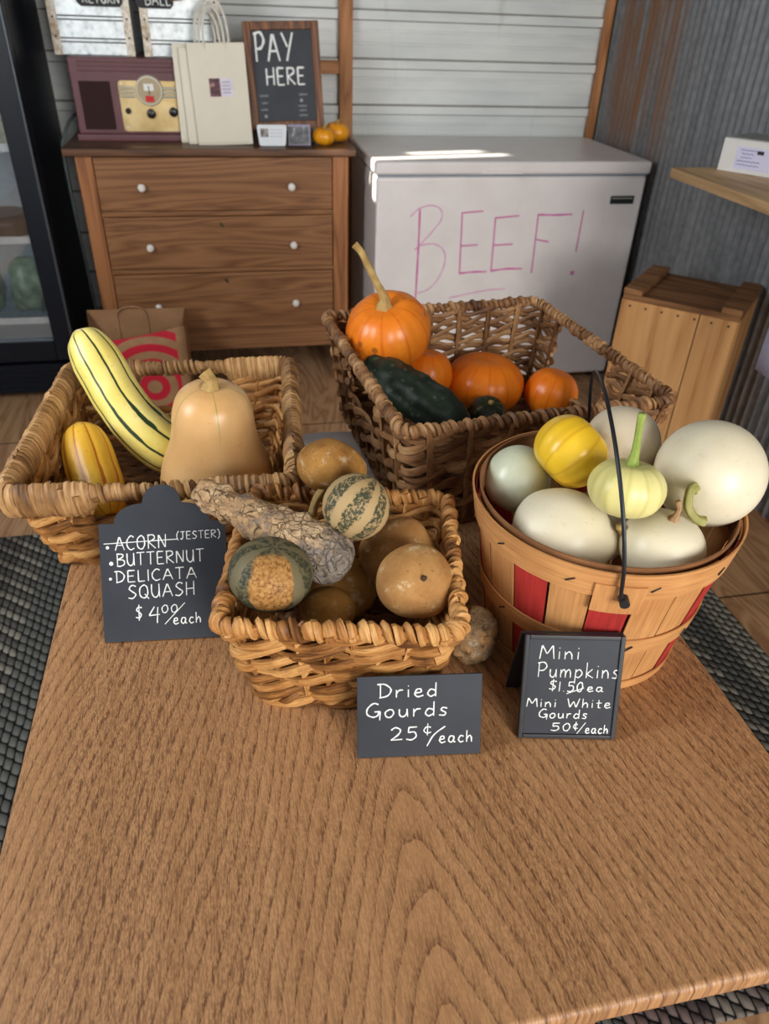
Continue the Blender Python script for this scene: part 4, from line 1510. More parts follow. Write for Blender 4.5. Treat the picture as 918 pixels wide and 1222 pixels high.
c = g.ramp(n, [(0.3, rgb(24, 32, 24)), (0.7, rgb(44, 56, 36))])
st = g.math('ABSOLUTE', g.math('SUBTRACT', g.math('FRACT', g.math('MULTIPLY', ux, 9)), 0.5))
c = g.mix(g.math('MULTIPLY', g.math('MULTIPLY', g.ss(st, 0.34, 0.48), g.ss(n, 0.4, 0.6)), 0.6), c, rgb(160, 150, 90))
g.color(c)
fruit('acorn_squash', 'tiny dark green acorn squash with pale stem scar inside the back basket front', (0.415, 1.087, 0.800), (0.05, -0.35, 1), lathe(egg(0.0355, 0.0315, dip_t=0.003), 60, 9, 0.06, seed=57), g.m,
      stem=(stem_mesh([(0, 0, 0.026), (0, 0, 0.0315), (0.0, 0.001, 0.0335)], [0.006, 0.005, 0.003], seed=58), STEM_TAN, 'stem'), cat='squash')

# ------------------------------------------------------------------ chalkboard price signs
# scalloped sign
r = thing('chalkboard_sign', 'scalloped chalkboard sign listing acorn, butternut and delicata squash', 'sign', (-0.114, 0.688, TZ + 0.0015))
r.rotation_euler = Euler((math.radians(-31), 0, math.radians(-5)), 'XYZ')
poly = [(-0.075, 0), (0.075, 0), (0.075, 0.144), (0.057, 0.144)]
for k in range(1, 9):
    a = k / 8 * PI / 2
    poly.append((0.024 + 0.033 * math.cos(a), 0.144 + 0.0235 * math.sin(a)))
poly.append((0.0225, 0.169))
for k in range(1, 16):
    a = k / 16 * PI
    poly.append((0.0225 * math.cos(a), 0.169 + 0.021 * math.sin(a)))
poly.append((-0.0225, 0.169))
for k in range(0, 8):
    a = PI / 2 + k / 8 * PI / 2
    poly.append((-0.024 + 0.033 * math.cos(a), 0.144 + 0.0235 * math.sin(a)))
poly.append((-0.057, 0.144))
poly.append((-0.075, 0.144))
m = MB()
m.prism(poly, -0.0015, 0.0015)
m.build('board', SLATE, r, smooth=False)
m = MB()


def su(px, py):
    return (px - (452 + (py - 315) * 0.05)) * 0.000197


def sv(py):
    return (1000 - py) * 0.00021


Y = -0.0017
WW = 0.00085
for s, a, b, base, h in (('ACORN', 172, 478, 468, 80), ('(JESTER)', 540, 800, 418, 44), ('BUTTERNUT', 182, 705, 560, 72), ('DELICATA', 172, 660, 655, 66), ('SQUASH', 250, 650, 752, 78), ('$', 292, 335, 876, 80), ('4', 372, 440, 892, 88), ('each', 520, 690, 912, 62)):
    write(m, s, su(a, base), su(b, base), sv(base), h * 0.00021, Y, WW if s != '(JESTER)' else 0.0006, slope=0.02)
write(m, '00', su(448, 840), su(545, 840), sv(842), 46 * 0.00021, Y, 0.0007)
stroke(m, [(su(468, 910), sv(910)), (su(590, 788), sv(788))], Y, 0.0007)
stroke(m, [(su(103, 428), sv(428)), (su(545, 415), sv(415))], Y, 0.00075)
for px, py, q in ((125, 450, 0.0022), (147, 543, 0.0027), (142, 632, 0.002)):
    m.tube([(su(px, py), Y + 0.0004, sv(py)), (su(px, py), Y - 0.0002, sv(py))], [q, q * 0.8], 12)
m.build('chalk_lettering', CHALK, r)

# dried gourds sign
r = thing('chalkboard_sign', 'plain rectangular chalkboard sign reading Dried Gourds 25 cents each', 'sign', (0.151, 0.4705, TZ + 0.0008))
r.rotation_euler = Euler((math.radians(-22), 0, math.radians(-7)), 'XYZ')
m = MB()
m.box(-0.065, 0.065, -0.0013, 0.0013, 0, 0.0915)
m.build('board', SLATE, r, bevel=0.0006)
m = MB()
m.box(-0.05, 0.05, 0.0013, 0.0031, 0.0, 0.012)
vs = []
m.add([(-0.012, 0.0015, 0.05), (0.012, 0.0015, 0.05), (-0.018, 0.052, -0.0205), (0.018, 0.052, -0.0205), (-0.012, 0.004, 0.05), (0.012, 0.004, 0.05), (-0.018, 0.0545, -0.0205), (0.018, 0.0545, -0.0205)],
      [(0, 1, 3, 2), (4, 6, 7, 5), (0, 4, 5, 1), (2, 3, 7, 6), (0, 2, 6, 4), (1, 5, 7, 3)])
m.build('easel_back', plain('sign_back', rgb(34, 34, 36), 0.6), r, smooth=False)
m = MB()


def du(px):
    return (px - 459) * 0.0001906


def dv(py):
    return (570 - py) * 0.000201


Y = -0.0015
for s, a, b, base, h in (('Dried', 232, 552, 232, 76), ('Gourds', 168, 612, 342, 80), ('25', 300, 446, 474, 72)):
    write(m, s, du(a), du(b), dv(base), h * 0.000201, Y, 0.0009)
write(m, '¢', du(478), du(526), dv(452), 64 * 0.000201, Y, 0.00075)
write(m, 'each', du(568), du(755), dv(498), 66 * 0.000201, Y, 0.00085)
stroke(m, [(du(602), dv(404)), (du(540), dv(450)), (du(502), dv(514))], Y, 0.00085, True)
m.build('chalk_lettering', CHALK, r)

# mini pumpkins A-frame sign
r = thing('chalkboard_sign', 'framed tent chalkboard sign reading Mini Pumpkins and Mini White Gourds', 'sign', (0.314, 0.4655, TZ + 0.001))
r.rotation_euler = Euler((0, 0, math.radians(-11)), 'XYZ')
MT = Matrix.Rotation(math.radians(-21), 4, 'X')
FRAME = plain('black_frame', rgb(38, 40, 44), 0.4, var=0.05)
HX, HZ = 0.053, 0.120
m = MB()
m.box(-HX + 0.004, HX - 0.004, -0.001, 0.0015, 0.004, HZ - 0.004, MT)
m.build('board', SLATE, r, smooth=False)
m = MB()
for b in ((-HX, -HX + 0.005, 0, HZ), (HX - 0.005, HX, 0, HZ), (-HX + 0.005, HX - 0.005, 0, 0.005), (-HX + 0.005, HX - 0.005, HZ - 0.005, HZ)):
    m.box(b[0], b[1], -0.003, 0.003, b[2], b[3], MT)
m.build('frame', FRAME, r, bevel=0.0008)
top = MT @ Vector((0, 0.003, HZ))
M2 = Matrix.Translation(top) @ Matrix.Rotation(math.radians(12), 4, 'X')
m = MB()
m.box(-HX - 0.003, HX, 0.0, 0.0035, -(top.z - 0.0005) / math.cos(math.radians(12)), -0.001, M2)
m.build('back_panel', FRAME, r, bevel=0.0008)
m = MB()


def mu(px, py):
    return (px - (512 - (py - 75) * 0.115)) * 0.0001755


def mv(py):
    return (720 - py) * 0.000186


Y = -0.0014
for s, a, b, base, h in (('Mini', 290, 530, 222, 84), ('Pumpkins', 270, 765, 335, 90), ('$', 338, 386, 418, 66), ('1.50', 398, 545, 422, 60), ('ea', 572, 670, 420, 50), ('Mini White', 200, 715, 522, 56), ('Gourds', 272, 570, 592, 56), ('50', 345, 462, 672, 48), ('¢', 480, 512, 668, 52), ('each', 556, 698, 686, 56)):
    write(m, s, mu(a, base), mu(b, base), mv(base), h * 0.000186, Y, 0.00075)
stroke(m, [(mu(448, 436), mv(436)), (mu(555, 398), mv(398))], Y, 0.0007)
stroke(m, [(mu(505, 690), mv(690)), (mu(562, 618), mv(618))], Y, 0.0007)
lo = m.build('chalk_lettering', CHALK, r)
lo.matrix_local = MT

# ------------------------------------------------------------------ dresser
DZ = 0.932
DW = wood('dresser_oak', rgb(152, 108, 72), rgb(134, 92, 58), rgb(108, 70, 44), 'X', 12, 0.45, 0.07, 9)
DWV = wood('dresser_stile', rgb(168, 114, 72), rgb(150, 98, 60), rgb(118, 74, 44), 'Z', 9, 0.45, 0.05, 12)
DWT = wood('dresser_top', rgb(112, 78, 54), rgb(92, 62, 42), rgb(66, 44, 30), 'X', 9, 0.4, 0.06, 8)
D = thing('dresser', 'old oak chest of three drawers with white knobs against the siding wall', 'dresser', (-0.02, 3.25, 0))


def dx(x):
    return x + 0.02


dyf, dyb = 3.015 - 3.25, 3.48 - 3.25
m = MB()
m.box(dx(-0.548), dx(0.498), dyf - 0.022, dyb + 0.01, DZ - 0.026, DZ)
m.build('top', DWT, D, bevel=0.004)
m = MB()
m.box(dx(-0.505), dx(0.465), dyf + 0.012, dyb, 0.165, DZ - 0.026)
m.build('carcass', DW, D, smooth=False)
for a, b in ((-0.512, -0.455), (0.412, 0.472)):
    m = MB()
    m.box(dx(a), dx(b), dyf, dyf + 0.05, 0.0, DZ - 0.026)
    m.build('corner_post', DWV, D, bevel=0.003)
for a, b in ((-0.512, -0.462), (0.422, 0.472)):
    m = MB()
    m.box(dx(a), dx(b), dyb - 0.05, dyb, 0.0, 0.165)
    m.build('rear_leg', DWV, D, bevel=0.003)
for z0, z1 in ((0.697, 0.715), (0.483, 0.500)):
    m = MB()
    m.box(dx(-0.455), dx(0.412), dyf + 0.004, dyf + 0.03, z0, z1)
    m.build('drawer_rail', DW, D, bevel=0.002)
m = MB()
m.box(dx(-0.455), dx(0.412), dyf + 0.006, dyf + 0.03, 0.158, 0.254)
m.build('base_rail', DW, D, bevel=0.002)
KNOB = plain('white_porcelain', rgb(226, 222, 214), 0.2, var=0.03)
KDOT = plain('knob_screw', rgb(90, 84, 80), 0.4, 0.6)
BRASS = plain('aged_brass', rgb(72, 70, 36), 0.5, 0.6)
for z0, z1, kz, hole in ((0.717, 0.902, 0.802, False), (0.502, 0.695, 0.588, True), (0.256, 0.481, 0.356, True)):
    m = MB()
    m.box(dx(-0.452), dx(0.409), dyf - 0.004, dyf + 0.03, z0, z1)
    dr = m.build('drawer', DW, D, bevel=0.004)
    for kx in (-0.295, 0.252):
        m = MB()
        prof = [(0.0075, 0.0), (0.006, 0.006), (0.0125, 0.013), (0.0145, 0.019), (0.012, 0.025), (0.006, 0.028), (0.0, 0.0285)]
        P = catmull([(a, b, 0) for a, b in prof], 4)
        vs = [(dx(kx) + max(p.x, 0) * math.cos(2 * PI * k / 24), dyf - 0.004 - p.y, kz + max(p.x, 0) * math.sin(2 * PI * k / 24)) for p in P for k in range(24)]
        m.add(vs, [(j * 24 + k, j * 24 + (k + 1) % 24, (j + 1) * 24 + (k + 1) % 24, (j + 1) * 24 + k) for j in range(len(P) - 1) for k in range(24)])
        m.tube([(dx(kx), dyf - 0.0315, kz), (dx(kx), dyf - 0.0335, kz)], 0.0035, 12)
        m.build('knob', KNOB, dr)
    if hole:
        m = MB()
        m.tube([(dx(-0.02), dyf - 0.004, z1 - 0.03), (dx(-0.02), dyf - 0.0065, z1 - 0.03)], 0.0085, 16, flat=(0.7, 1.2))
        m.build('keyhole', BRASS, dr)

# ------------------------------------------------------------------ radio on the dresser
RW = plain('burgundy_lacquer', rgb(104, 66, 70), 0.4, var=0.08, scale=14)
R = thing('radio', 'burgundy vintage style radio with brass dial panel on the dresser', 'radio', (-0.20, 3.30, DZ))
ry = 3.17 - 3.30
rx0, rx1 = -0.503 + 0.20, 0.055 + 0.20
m = MB()
m.box(rx0, rx1, ry, 0.115, 0.022, 0.266)
m.build('cabinet', RW, R, bevel=0.006, seg=3)
m = MB()
m.box(rx0 - 0.008, rx1 + 0.008, ry - 0.012, 0.12, 0.0, 0.024)
m.build('plinth', RW, R, bevel=0.004)
for z in (0.222, 0.236, 0.249):
    m = MB()
    m.box(rx0 + 0.03, rx1 - 0.03, ry - 0.003, ry + 0.004, z, z + 0.006)
    m.build('groove_bead', RW, R, bevel=0.002)
g = NT('speaker_cloth', 0.9, 0.1)
sx, sy, sz = g.sep(g.tc())
w1 = g.math('SINE', g.math('MULTIPLY', g.math('ADD', sx, sz), 520))
w2 = g.math('SINE', g.math('MULTIPLY', g.math('SUBTRACT', sx, sz), 520))
g.color(g.mix(g.ss(g.math('MULTIPLY', w1, w2), -0.2, 0.4), rgb(34, 24, 26), rgb(74, 50, 50)))
m = MB()
m.box(-0.477 + 0.20, -0.370 + 0.20, ry - 0.0025, ry + 0.002, 0.038, 0.192)
m.build('speaker_grille', g.m, R, bevel=0.001)
BR = NT('brass_panel', 0.32, 0.5, 0.75)
BR.color(BR.ramp(BR.noise(BR.tc(), 14, 4), [(0.3, rgb(186, 158, 104)), (0.7, rgb(222, 198, 146))]))
m = MB()
poly = []
px0, px1, pz0, pz1, q = -0.342 + 0.20, -0.055 + 0.20, 0.033, 0.196, 0.012
for cx, cz, a0 in ((px1 - q, pz0 + q, -90), (px1 - q, pz1 - q, 0), (px0 + q, pz1 - q, 90), (px0 + q, pz0 + q, 180)):
    for k in range(6):
        a = math.radians(a0 + 90 * k / 5)
        poly.append((cx + q * math.cos(a), cz + q * math.sin(a)))
m.prism(poly, ry - 0.004, ry + 0.001)
m.build('dial_panel', BR.m, R, smooth=False)
CHROME = plain('chrome', rgb(214, 210, 192), 0.28, 0.35, var=0.04)
for z in (0.147, 0.160, 0.173):
    for a, b in ((px0 + 0.004, -0.288 + 0.20), (-0.188 + 0.20, px1 - 0.004)):
        m = MB()
        m.tube([(a, ry - 0.005, z), (b, ry - 0.005, z)], 0.0048, 8)
        m.build('chrome_bar', CHROME, R)
dc = Vector((-0.236 + 0.20, ry - 0.004, 0.166))
m = MB()
m.tube([dc, dc + Vector((0, -0.010, 0))], [0.050, 0.046], 40)
m.build('dial_ring', CHROME, R)
m = MB()
m.tube([dc + Vector((0, -0.0102, 0)), dc + Vector((0, -0.0112, 0))], 0.042, 40)
dl = m.build('dial_face', plain('dial_card', rgb(176, 160, 128), 0.5), R)
m = MB()
m.box(dc.x - 0.017, dc.x + 0.017, dc.y - 0.0125, dc.y - 0.011, dc.z + 0.0, dc.z + 0.022)
m.build('white_scale', plain('scale_white', rgb(236, 236, 232), 0.5), dl, smooth=False)
m = MB()
m.box(dc.x - 0.015, dc.x + 0.015, dc.y - 0.0125, dc.y - 0.011, dc.z - 0.036, dc.z - 0.016)
m.build('red_scale', plain('scale_red', rgb(206, 30, 34), 0.5), dl, smooth=False)
m = MB()
m.tube([dc + Vector((0.001, -0.0125, -0.012)), dc + Vector((0.0, -0.0125, 0.014))], 0.0015, 6)
m.build('pointer', STAPLE, dl)
KN = plain('black_knob', rgb(28, 26, 26), 0.3, var=0.1)
for kx, kz, q in ((-0.318, 0.100, 0.010), (-0.238, 0.092, 0.0165), (-0.158, 0.098, 0.0165)):
    m = MB()
    c0 = Vector((kx + 0.20, ry - 0.004, kz))
    m.tube([c0, c0 + Vector((0, -0.012, 0)), c0 + Vector((0, -0.015, 0))], [q, q * 0.95, q * 0.7], 24)
    m.build('knob', KN, R)
for sx_, sz_ in ((px0 + 0.014, pz0 + 0.014), (px0 + 0.012, pz1 - 0.010), (px1 - 0.012, pz1 - 0.01)):
    m = MB()
    m.tube([(sx_, ry - 0.004, sz_), (sx_, ry - 0.0065, sz_)], 0.005, 12)
    m.build('screw', CHROME, R)
# power cable hanging from the left of the radio
m = MB()
m.tube(catmull([(-0.515, 3.36, 0.995), (-0.525, 3.27, 1.005), (-0.540, 3.19, 0.985), (-0.556, 3.14, 0.945), (-0.566, 3.13, 0.90), (-0.570, 3.15, 0.72), (-0.574, 3.2, 0.45), (-0.575, 3.25, 0.02)], 8), 0.006, 8)
tag(m.build('power_cable', plain('grey_cable', rgb(84, 96, 96), 0.6)), 'grey power cable hanging down beside the left end of the dresser', 'cable')

# ------------------------------------------------------------------ galvanised tins on the radio
g = NT('galvanised_tin', 0.42, 0.5, 0.55)
sp1 = g.voro(g.tc(), 55)
n = g.noise(g.tc(), 26, 5, 0.7)
g.color(g.ramp(g.math('ADD', g.math('MULTIPLY', sp1, 0.22), g.math('MULTIPLY', n, 0.85)), [(0.3, rgb(150, 156, 160)), (0.5, rgb(206, 212, 212)), (0.8, rgb(232, 236, 236))]))
TIN = g.m
g = NT('worn_tin_edge', 0.6, 0.3, 0.3)
n = g.noise(g.tc(), 40, 5, 0.7)
g.color(g.ramp(n, [(0.35, rgb(172, 150, 126)), (0.55, rgb(224, 218, 204))]))
TINE = g.m
LABELK = plain('black_label', rgb(34, 34, 36), 0.6)
TWOOD = wood('tin_handle_wood', rgb(190, 146, 100), rgb(168, 124, 82), rgb(128, 88, 56), 'X', 8)


def tin(x0, x1, text, tx0, tx1, lx0, lx1, wood_end, label):
    cx = (x0 + x1) / 2
    zt = DZ + 0.2665
    T = thing('metal_box', label, 'box', (cx, 3.32, zt), None, 'galvanised tins on the radio')
    w = (x1 - x0) / 2
    yf = 3.235 - 3.32
    h = 0.30
    m = MB()
    m.box(-w + 0.002, w - 0.002, yf + 0.003, 0.08, 0.0, h)
    m.build('body', TIN, T, bevel=0.003)
    RIDGE = plain('tin_ridge_grey', rgb(120, 124, 128), 0.5, 0.5)
    for z in (0.040, 0.051, 0.106, 0.117, 0.18, 0.191):
        m = MB()
        m.tube([(-w + 0.028, yf + 0.002, z), (w - 0.028, yf + 0.002, z)], 0.0026, 6)
        m.build('ridge', RIDGE, T)
    for s in (-1, 1):
        m = MB()
        a, b = sorted((s * w, s * (w - 0.028)))
        m.box(a, b, yf - 0.0005, yf + 0.012, 0.0, h)
        st_ = m.build('corner_strip', TINE, T, bevel=0.001)
        for z in (0.055, 0.112, 0.17, 0.23):
            m = MB()
            m.tube([((a + b) / 2, yf, z), ((a + b) / 2, yf - 0.003, z)], [0.0042, 0.003], 10)
            m.build('rivet', STAPLE, st_)
    m = MB()
    zl0, zl1 = 0.146, 0.205
    c_ = 0.012
    m.prism([(lx0 - cx + c_, zl0), (lx1 - cx - c_, zl0), (lx1 - cx, zl0 + c_), (lx1 - cx, zl1), (lx0 - cx, zl1), (lx0 - cx, zl0 + c_)], yf - 0.006, yf - 0.001)
    lb_ = m.build('label_plate', LABELK, T, smooth=False)
    m = MB()
    write(m, text, tx0 - cx, tx1 - cx, zl0 + 0.010, 0.032, yf - 0.0065, 0.0022)
    m.build('lettering', CHALK, lb_)
    if wood_end:
        m = MB()
        m.tube([(lx1 - cx - 0.01, yf - 0.003, zl0 + 0.03), (lx1 - cx + 0.03, yf - 0.003, zl0 + 0.035)], [0.022, 0.024], 16, flat=(0.35, 1), up=(0, 1, 0))
        m.build('wooden_handle', TWOOD, T)
    return T


tin(-0.548, -0.272, 'RETURN', -0.425, -0.302, -0.445, -0.292, False, 'galvanised metal box at the left on top of the radio')
tin(-0.240, 0.035, 'BALL', -0.215, -0.130, -0.248, -0.120, True, 'galvanised metal box on the radio partly behind the paper bags')

# ------------------------------------------------------------------ white paper bags
BAG = plain('cream_paper', rgb(226, 220, 202), 0.8, var=0.03, scale=8)
CORDW = plain('paper_cord', rgb(222, 218, 206), 0.85, var=0.08)


def paper_bag(x0, x1, yb, h, tilt, lean, label, sticker=False, loops=1):
    cx = (x0 + x1) / 2
    w = (x1 - x0) / 2
    B = thing('paper_bag', label, 'bag', (cx, yb, DZ), None, 'white paper bags leaning on the radio')
    B.rotation_euler = Euler((math.radians(-lean), math.radians(tilt), 0), 'XYZ')
    m = MB()
    pl = []
    for z, yy in ((0.0, 0.0045), (0.012, 0.008), (h * 0.5, 0.009), (h * 0.9, 0.0055), (h, 0.0025)):
        pl.append((z, yy))
    vs, fs = [], []
    for z, yy in pl:
        vs += [(-w, -yy, z), (w, -yy, z), (w, yy, z), (-w, yy, z)]
    for j in range(len(pl) - 1):
        for k in range(4):
            fs.append((j * 4 + k, j * 4 + (k + 1) % 4, j * 4 + 4 + (k + 1) % 4, j * 4 + 4 + k))
    fs += [(3, 2, 1, 0), tuple(4 * (len(pl) - 1) + k for k in range(4))]
    m.add(vs, fs)
    m.build('bag_body', BAG, B, smooth=False, bevel=0.0015)
    for s in (-1, 1):
        m = MB()
        pts = []
        for k in range(13):
            a = PI * k / 12
            pts.append(((0.040 + 0.004 * s) * math.cos(a) + 0.004 * s, s * 0.003 + 0.002 * math.sin(a) * s, h - 0.02 + (0.135 + 0.012 * s) * math.sin(a) ** 0.7))
        m.tube(catmull(pts, 4), 0.0042, 8)
        m.build('cord_handle', CORDW, B)
    if sticker:
        m = MB()
        m.box(-0.036, 0.048, -0.0100, -0.0088, 0.158, 0.215)
        s_ = m.build('sticker', plain('sticker_white', rgb(222, 218, 228), 0.5), B, smooth=False)
        m = MB()
        m.box(-0.036, 0.002, -0.0106, -0.0100, 0.158, 0.215)
        g = NT('sticker_picture', 0.5)
        g.color(g.ramp(g.noise(g.tc(), 60, 4), [(0.4, rgb(62, 38, 46)), (0.55, rgb(112, 60, 70)), (0.7, rgb(170, 130, 120))]))
        m.build('sticker_photo', g.m, s_, smooth=False)
        m = MB()
        for k in range(4):
            zz = 0.203 - k * 0.011
            pts = [(0.008 + 0.003 * i, zz + 0.0018 * math.sin(i * 2.1 + k)) for i in range(11)]
            stroke(m, pts, -0.0102, 0.0012, True)
        m.build('sticker_writing', plain('violet_ink', rgb(140, 128, 176), 0.7), s_)
    return B


paper_bag(-0.140, 0.102, 3.136, 0.314, 0.3, 1.0, 'plain white paper bag at the back of the bags, against the radio')
paper_bag(-0.112, 0.118, 3.113, 0.306, -1.0, 1.0, 'plain white paper bag in the middle of the leaning bags', loops=1)
paper_bag(-0.077, 0.122, 3.088, 0.322, -1.8, 1.0, 'front white paper bag with a small photo sticker', True)

# ------------------------------------------------------------------ PAY HERE board, cards, mini pumpkins
PW = wood('sign_frame_wood', rgb(150, 98, 56), rgb(112, 68, 38), rgb(66, 38, 22), 'Z', 10, 0.45, 0.12, 9)
P = thing('chalkboard_sign', 'wood framed chalkboard reading PAY HERE standing on the dresser', 'sign', (0.262, 3.125, DZ))
P.rotation_euler = Euler((math.radians(-6), math.radians(-2.3), 0), 'XYZ')
pw, z0, z1, fw = 0.136, 0.050, 0.392, 0.027
m = MB()
m.box(-pw + fw - 0.003, pw - fw + 0.003, -0.004, 0.004, z0 + fw - 0.003, z1 - fw + 0.003)
bd_ = m.build('board', SLATE, P, smooth=False)
for b in ((-pw, -pw + fw, z0, z1), (pw - fw, pw, z0, z1), (-pw + fw, pw - fw, z0, z0 + fw), (-pw + fw, pw - fw, z1 - fw, z1)):
    m = MB()
    m.box(b[0], b[1], -0.011, 0.011, b[2], b[3])
    m.build('frame_rail', PW, P, bevel=0.003)
STAND = plain('stand_dark', rgb(48, 38, 32), 0.6)
for s in (-0.08, 0.08):
    m = MB()
    m.prism([(s - 0.02, 0.0), (s + 0.02, 0.0), (s + 0.02, 0.012), (s + 0.012, 0.013), (s + 0.012, z0), (s - 0.012, z0), (s - 0.012, 0.013), (s - 0.02, 0.012)], -0.004, 0.03)
    m.build('stand_foot', STAND, P, bevel=0.002)


def pu(px, py):
    return (px - (517 + (py - 92) * 0.1)) * 0.00079


def pv(py):
    return 0.392 - (py - 92) * 0.00068


m = MB()
Y = -0.0045
write(m, 'PAY', pu(403, 210), pu(578, 210), pv(272), 128 * 0.00068, Y, 0.0050, thick=0.12)
write(m, 'HERE', pu(458, 345), pu(636, 345), pv(382), 78 * 0.00068, Y, 0.0040, thick=0.12)
m.build('chalk_lettering', CHALK, P)
m = MB()
for px, n_, py in ((430, 5, 432), (440, 3, 466), (435, 4, 498), (612, 5, 430), (612, 5, 485), (618, 4, 506), (618, 5, 530)):
    pts = [(pu(px, py) + 0.0052 * i, pv(py) + 0.003 * (-1) ** i) for i in range(n_ + 2)]
    stroke(m, pts, Y, 0.0013, True, 0.15)
for px, py in ((625, 458), (460, 530)):
    m.tube([(pu(px, py), Y, pv(py)), (pu(px, py), Y - 0.0006, pv(py))], 0.006, 12)
m.build('small_chalk_notes', plain('faint_chalk', rgb(150, 158, 160), 0.9), P)

CARD = plain('card_white', rgb(222, 228, 234), 0.5, var=0.02)
C1 = thing('price_card', 'small white card in a holder in front of the PAY HERE board', 'card', (0.193, 3.062, DZ))
C1.rotation_euler = Euler((math.radians(-10), 0, 0))
m = MB()
poly = []
for cx, cz, a0 in ((0.042, 0.008, -90), (0.048, 0.064, 0), (-0.048, 0.064, 90), (-0.042, 0.008, 180)):
    for k in range(4):
        a = math.radians(a0 + 30 * k)
        poly.append((cx + 0.007 * math.cos(a), cz + 0.007 * math.sin(a)))
m.prism(poly, -0.002, 0.002)
m.build('card', CARD, C1, smooth=False)
m = MB()
m.box(-0.043, -0.014, -0.003, -0.002, 0.030, 0.058)
g = NT('card_photo', 0.5)
g.color(g.ramp(g.noise(g.tc(), 70, 4), [(0.4, rgb(70, 70, 74)), (0.6, rgb(160, 150, 146))]))
m.build('printed_photo', g.m, C1, smooth=False)
m = MB()
for k in range(3):
    pts = [(-0.008 + 0.0035 * i, 0.054 - 0.011 * k + 0.001 * math.sin(i * 2.0 + k)) for i in range(14)]
    stroke(m, pts, -0.0022, 0.0010, True)
m.build('small_print', plain('grey_ink', rgb(176, 170, 178), 0.7), C1)
C2 = thing('picture_card', 'dark picture card beside the white card on the dresser', 'card', (0.296, 3.085, DZ))
C2.rotation_euler = Euler((math.radians(-10), 0, 0))
m = MB()
m.box(-0.042, 0.042, -0.001, 0.001, 0.0, 0.070)
m.build('card', plain('card_lilac', rgb(150, 142, 168), 0.5), C2, smooth=False)
m = MB()
m.box(-0.040, 0.036, -0.0018, -0.001, 0.003, 0.062)
g = NT('dark_picture', 0.4)
g.color(g.ramp(g.noise(g.tc(), 38, 4), [(0.42, rgb(34, 36, 42)), (0.58, rgb(84, 88, 96)), (0.66, rgb(190, 196, 204))]))
m.build('picture', g.m, C2, smooth=False)
MP = pumpkin_mat('mini_pumpkin_orange', rgb(224, 138, 14), rgb(240, 166, 30), 10, rgb(196, 104, 10))
for loc, R_, lab in (((0.392, 3.105, DZ + 0.029), 0.043, 'front mini orange pumpkin under the corner of the PAY HERE board'), ((0.452, 3.175, DZ + 0.036), 0.047, 'rear mini orange pumpkin by the right end of the dresser top')):
    fruit('mini_pumpkin', lab, loc, (0.05, -0.1, 1), lathe(egg(R_, R_ * 0.74, dip_t=0.006, dip_b=0.004, power=0.82), 60, 10, 0.05, seed=61), MP,
          stem=(stem_mesh([(0, 0, 0.022), (0.001, 0, 0.034), (0.004, 0.002, 0.042)], [0.007, 0.005, 0.006], seed=62), STEM_TAN), cat='pumpkin', group='mini pumpkins on the dresser')

# ------------------------------------------------------------------ chest freezer
g = NT('freezer_enamel', 0.32, 0.45)
n = g.noise(g.tc(), 7, 5, 0.6)
g.color(g.ramp(n, [(0.3, rgb(226, 220, 218)), (0.7, rgb(236, 231, 229))]))
ENAM = g.m
F = thing('chest_freezer', 'white chest freezer with BEEF! written on its front', 'freezer', (1.10, 3.17, 0))
fx = 1.10
fy = 2.87 - 3.17
m = MB()
m.box(0.556 - fx, 1.643 - fx, fy, 0.305, 0.03, 0.858)
m.build('body', ENAM, F, bevel=0.012, seg=4)
m = MB()
m.box(0.548 - fx, 1.650 - fx, fy - 0.008, 0.312, 0.866, 0.912)
m.build('lid', ENAM, F, bevel=0.010, seg=4)
m = MB()
m.box(0.56 - fx, 1.64 - fx, fy + 0.004, 0.30, 0.858, 0.866)
m.build('lid_gasket', plain('gasket_grey', rgb(140, 150, 164), 0.6), F)
m = MB()
m.prism([(0.955 - fx, 0.868), (1.12 - fx, 0.868), (1.105 - fx, 0.884), (0.97 - fx, 0.884)], fy - 0.0125, fy - 0.007)
m.build('lid_grip', ENAM, F, bevel=0.002)
m = MB()
m.box(1.503 - fx, 1.603 - fx, fy - 0.004, fy + 0.001, 0.756, 0.786)
bdg = m.build('badge', plain('badge_black', rgb(40, 42, 46), 0.4), F, bevel=0.001)
m = MB()
m.box(1.508 - fx, 1.598 - fx, fy - 0.0046, fy - 0.004, 0.776, 0.779)
m.build('badge_line', CHROME, bdg, smooth=False)
for sx_ in (0.60, 1.60):
    for sy_ in (fy + 0.05, 0.25):
        m = MB()
        m.cyl((sx_ - fx, sy_, 0), (sx_ - fx, sy_, 0.032), 0.02, 16)
        m.build('foot', KN, F)
